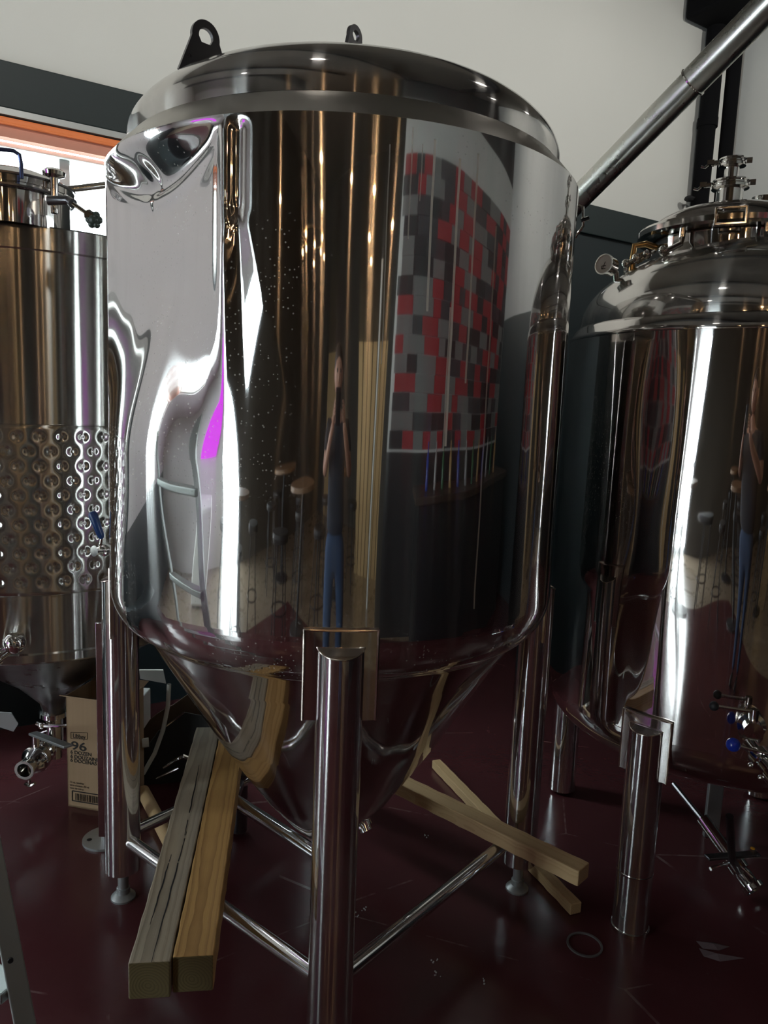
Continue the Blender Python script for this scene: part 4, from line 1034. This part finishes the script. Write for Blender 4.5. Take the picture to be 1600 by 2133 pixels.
tag(rbox(MB(), -4.2, -3.4, -2.3, -1.7, .02, .78).build('chest_freezer', 'white', bevel=.03), 'white chest freezer standing before the pale far wall', 'freezer')
# photographer
def skinned(name, nodes, edges, mat, parent, sub=2):
    me = bpy.data.meshes.new(name); me.from_pydata([n[0] for n in nodes], edges, []); o = bpy.data.objects.new(name, me); COL.objects.link(o)
    o.modifiers.new('skin', 'SKIN'); 
    for i, n in enumerate(nodes):
        r_ = n[1] if isinstance(n[1], tuple) else (n[1], n[1]); me.skin_vertices[0].data[i].radius = r_
    me.skin_vertices[0].data[0].use_root = True
    s_ = o.modifiers.new('sub', 'SUBSURF'); s_.levels = sub; s_.render_levels = sub
    me.materials.append(M[mat]); o.modifiers['skin'].use_smooth_shade = True
    if parent: adopt(o, parent)
    return o
PX, PY = .02, -.44
def V(x, y, z): return (PX+x, PY+y, z)
per = thing('person', (PX, PY, 0), 'person in dark shirt and blue jeans holding up a phone, mirrored in the dented tank', 'person')
N_ = [(V(0, 0, 1.0), (.15, .11)), (V(0, 0, 1.2), (.14, .10)), (V(0, 0, 1.40), (.16, .10)), (V(0, .01, 1.50), (.06, .06)),
      (V(-.17, .01, 1.43), .055), (V(-.23, .06, 1.22), .045), (V(-.13, .27, 1.40), .034), (V(-.085, .33, 1.47), .026),
      (V(.17, .01, 1.43), .055), (V(.23, .06, 1.22), .045), (V(.13, .27, 1.40), .034), (V(.085, .33, 1.47), .026), (V(0, .015, 1.57), .052)]
E_ = [(0, 1), (1, 2), (2, 3), (2, 4), (4, 5), (5, 6), (6, 7), (2, 8), (8, 9), (9, 10), (10, 11), (3, 12)]
skinned('body', N_, E_, 'skin', per)
skinned('shirt', [(V(0, 0, .90), (.165, .13)), (V(0, 0, 1.02), (.165, .125)), (V(0, 0, 1.2), (.155, .115)), (V(0, 0, 1.40), (.172, .112)), (V(-.17, .01, 1.43), .068), (V(-.21, .04, 1.30), .062), (V(.17, .01, 1.43), .068), (V(.21, .04, 1.30), .062)],
        [(0, 1), (1, 2), (2, 3), (3, 4), (4, 5), (3, 6), (6, 7)], 'shirt', per)
skinned('jeans', [(V(0, 0, .98), (.155, .12)), (V(0, 0, .88), (.15, .12)), (V(-.09, 0, .78), .092), (V(-.11, .01, .47), .065), (V(-.12, -.01, .09), .055), (V(.09, 0, .78), .092), (V(.11, .01, .47), .065), (V(.12, -.01, .09), .055)],
        [(0, 1), (1, 2), (2, 3), (3, 4), (1, 5), (5, 6), (6, 7)], 'jeans', per)
for s_ in (-1, 1):
    MB().ball(V(.12*s_, .06, .045), .05, 16, (.9, 2.5, .85)).build('shoe', 'shoe', per)
hd = MB().ball(V(0, .03, 1.685), .105, 24, (.78, .92, 1.12)); hd.ball(V(0, .128, 1.665), .017, 10, (.8, 1, 1.3)); hd.ball(V(0, .115, 1.625), .02, 10, (1.4, .6, .4))
for s_ in (-1, 1): hd.ball(V(.083*s_, .03, 1.68), .026, 10, (.4, .8, 1.2))
hd.build('head', 'skin', per)
eb = MB()
for s_ in (-1, 1): eb.ball(V(.032*s_, .118, 1.695), .012, 10)
eb.build('eyes', 'black', per)
MB().ball(V(0, .012, 1.72), .108, 24, (.82, .93, 1.0)).build('hair', 'hair', per)
for s_ in (-1, 1):
    nodes = [((PX+.085*s_, PY+.33, 1.47), .024), ((PX+.078*s_, PY+.365, 1.51), (.032, .016))]; ed = [(0, 1)]
    for f in range(4):
        b0_ = (PX+.077*s_, PY+.372+.0, 1.515+.017*(f-1)); k = len(nodes)
        nodes += [(b0_, .009), ((PX+.070*s_, PY+.395, 1.520+.018*(f-1)), .0085), ((PX+.045*s_, PY+.400, 1.524+.018*(f-1)), .007)]; ed += [(1, k), (k, k+1), (k+1, k+2)]
    k = len(nodes); nodes += [((PX+.06*s_, PY+.350, 1.505), .010), ((PX+.045*s_, PY+.362, 1.525), .008)]; ed += [(1, k), (k, k+1)]
    skinned('hand', nodes, ed, 'skin', per, 1)
ph = MB().box((0, -.022, 1.535), (.078, .010, .16)).build('phone', 'screen', smooth=False, bevel=.006)
tag(ph, 'black phone held up by the mirrored person', 'phone')
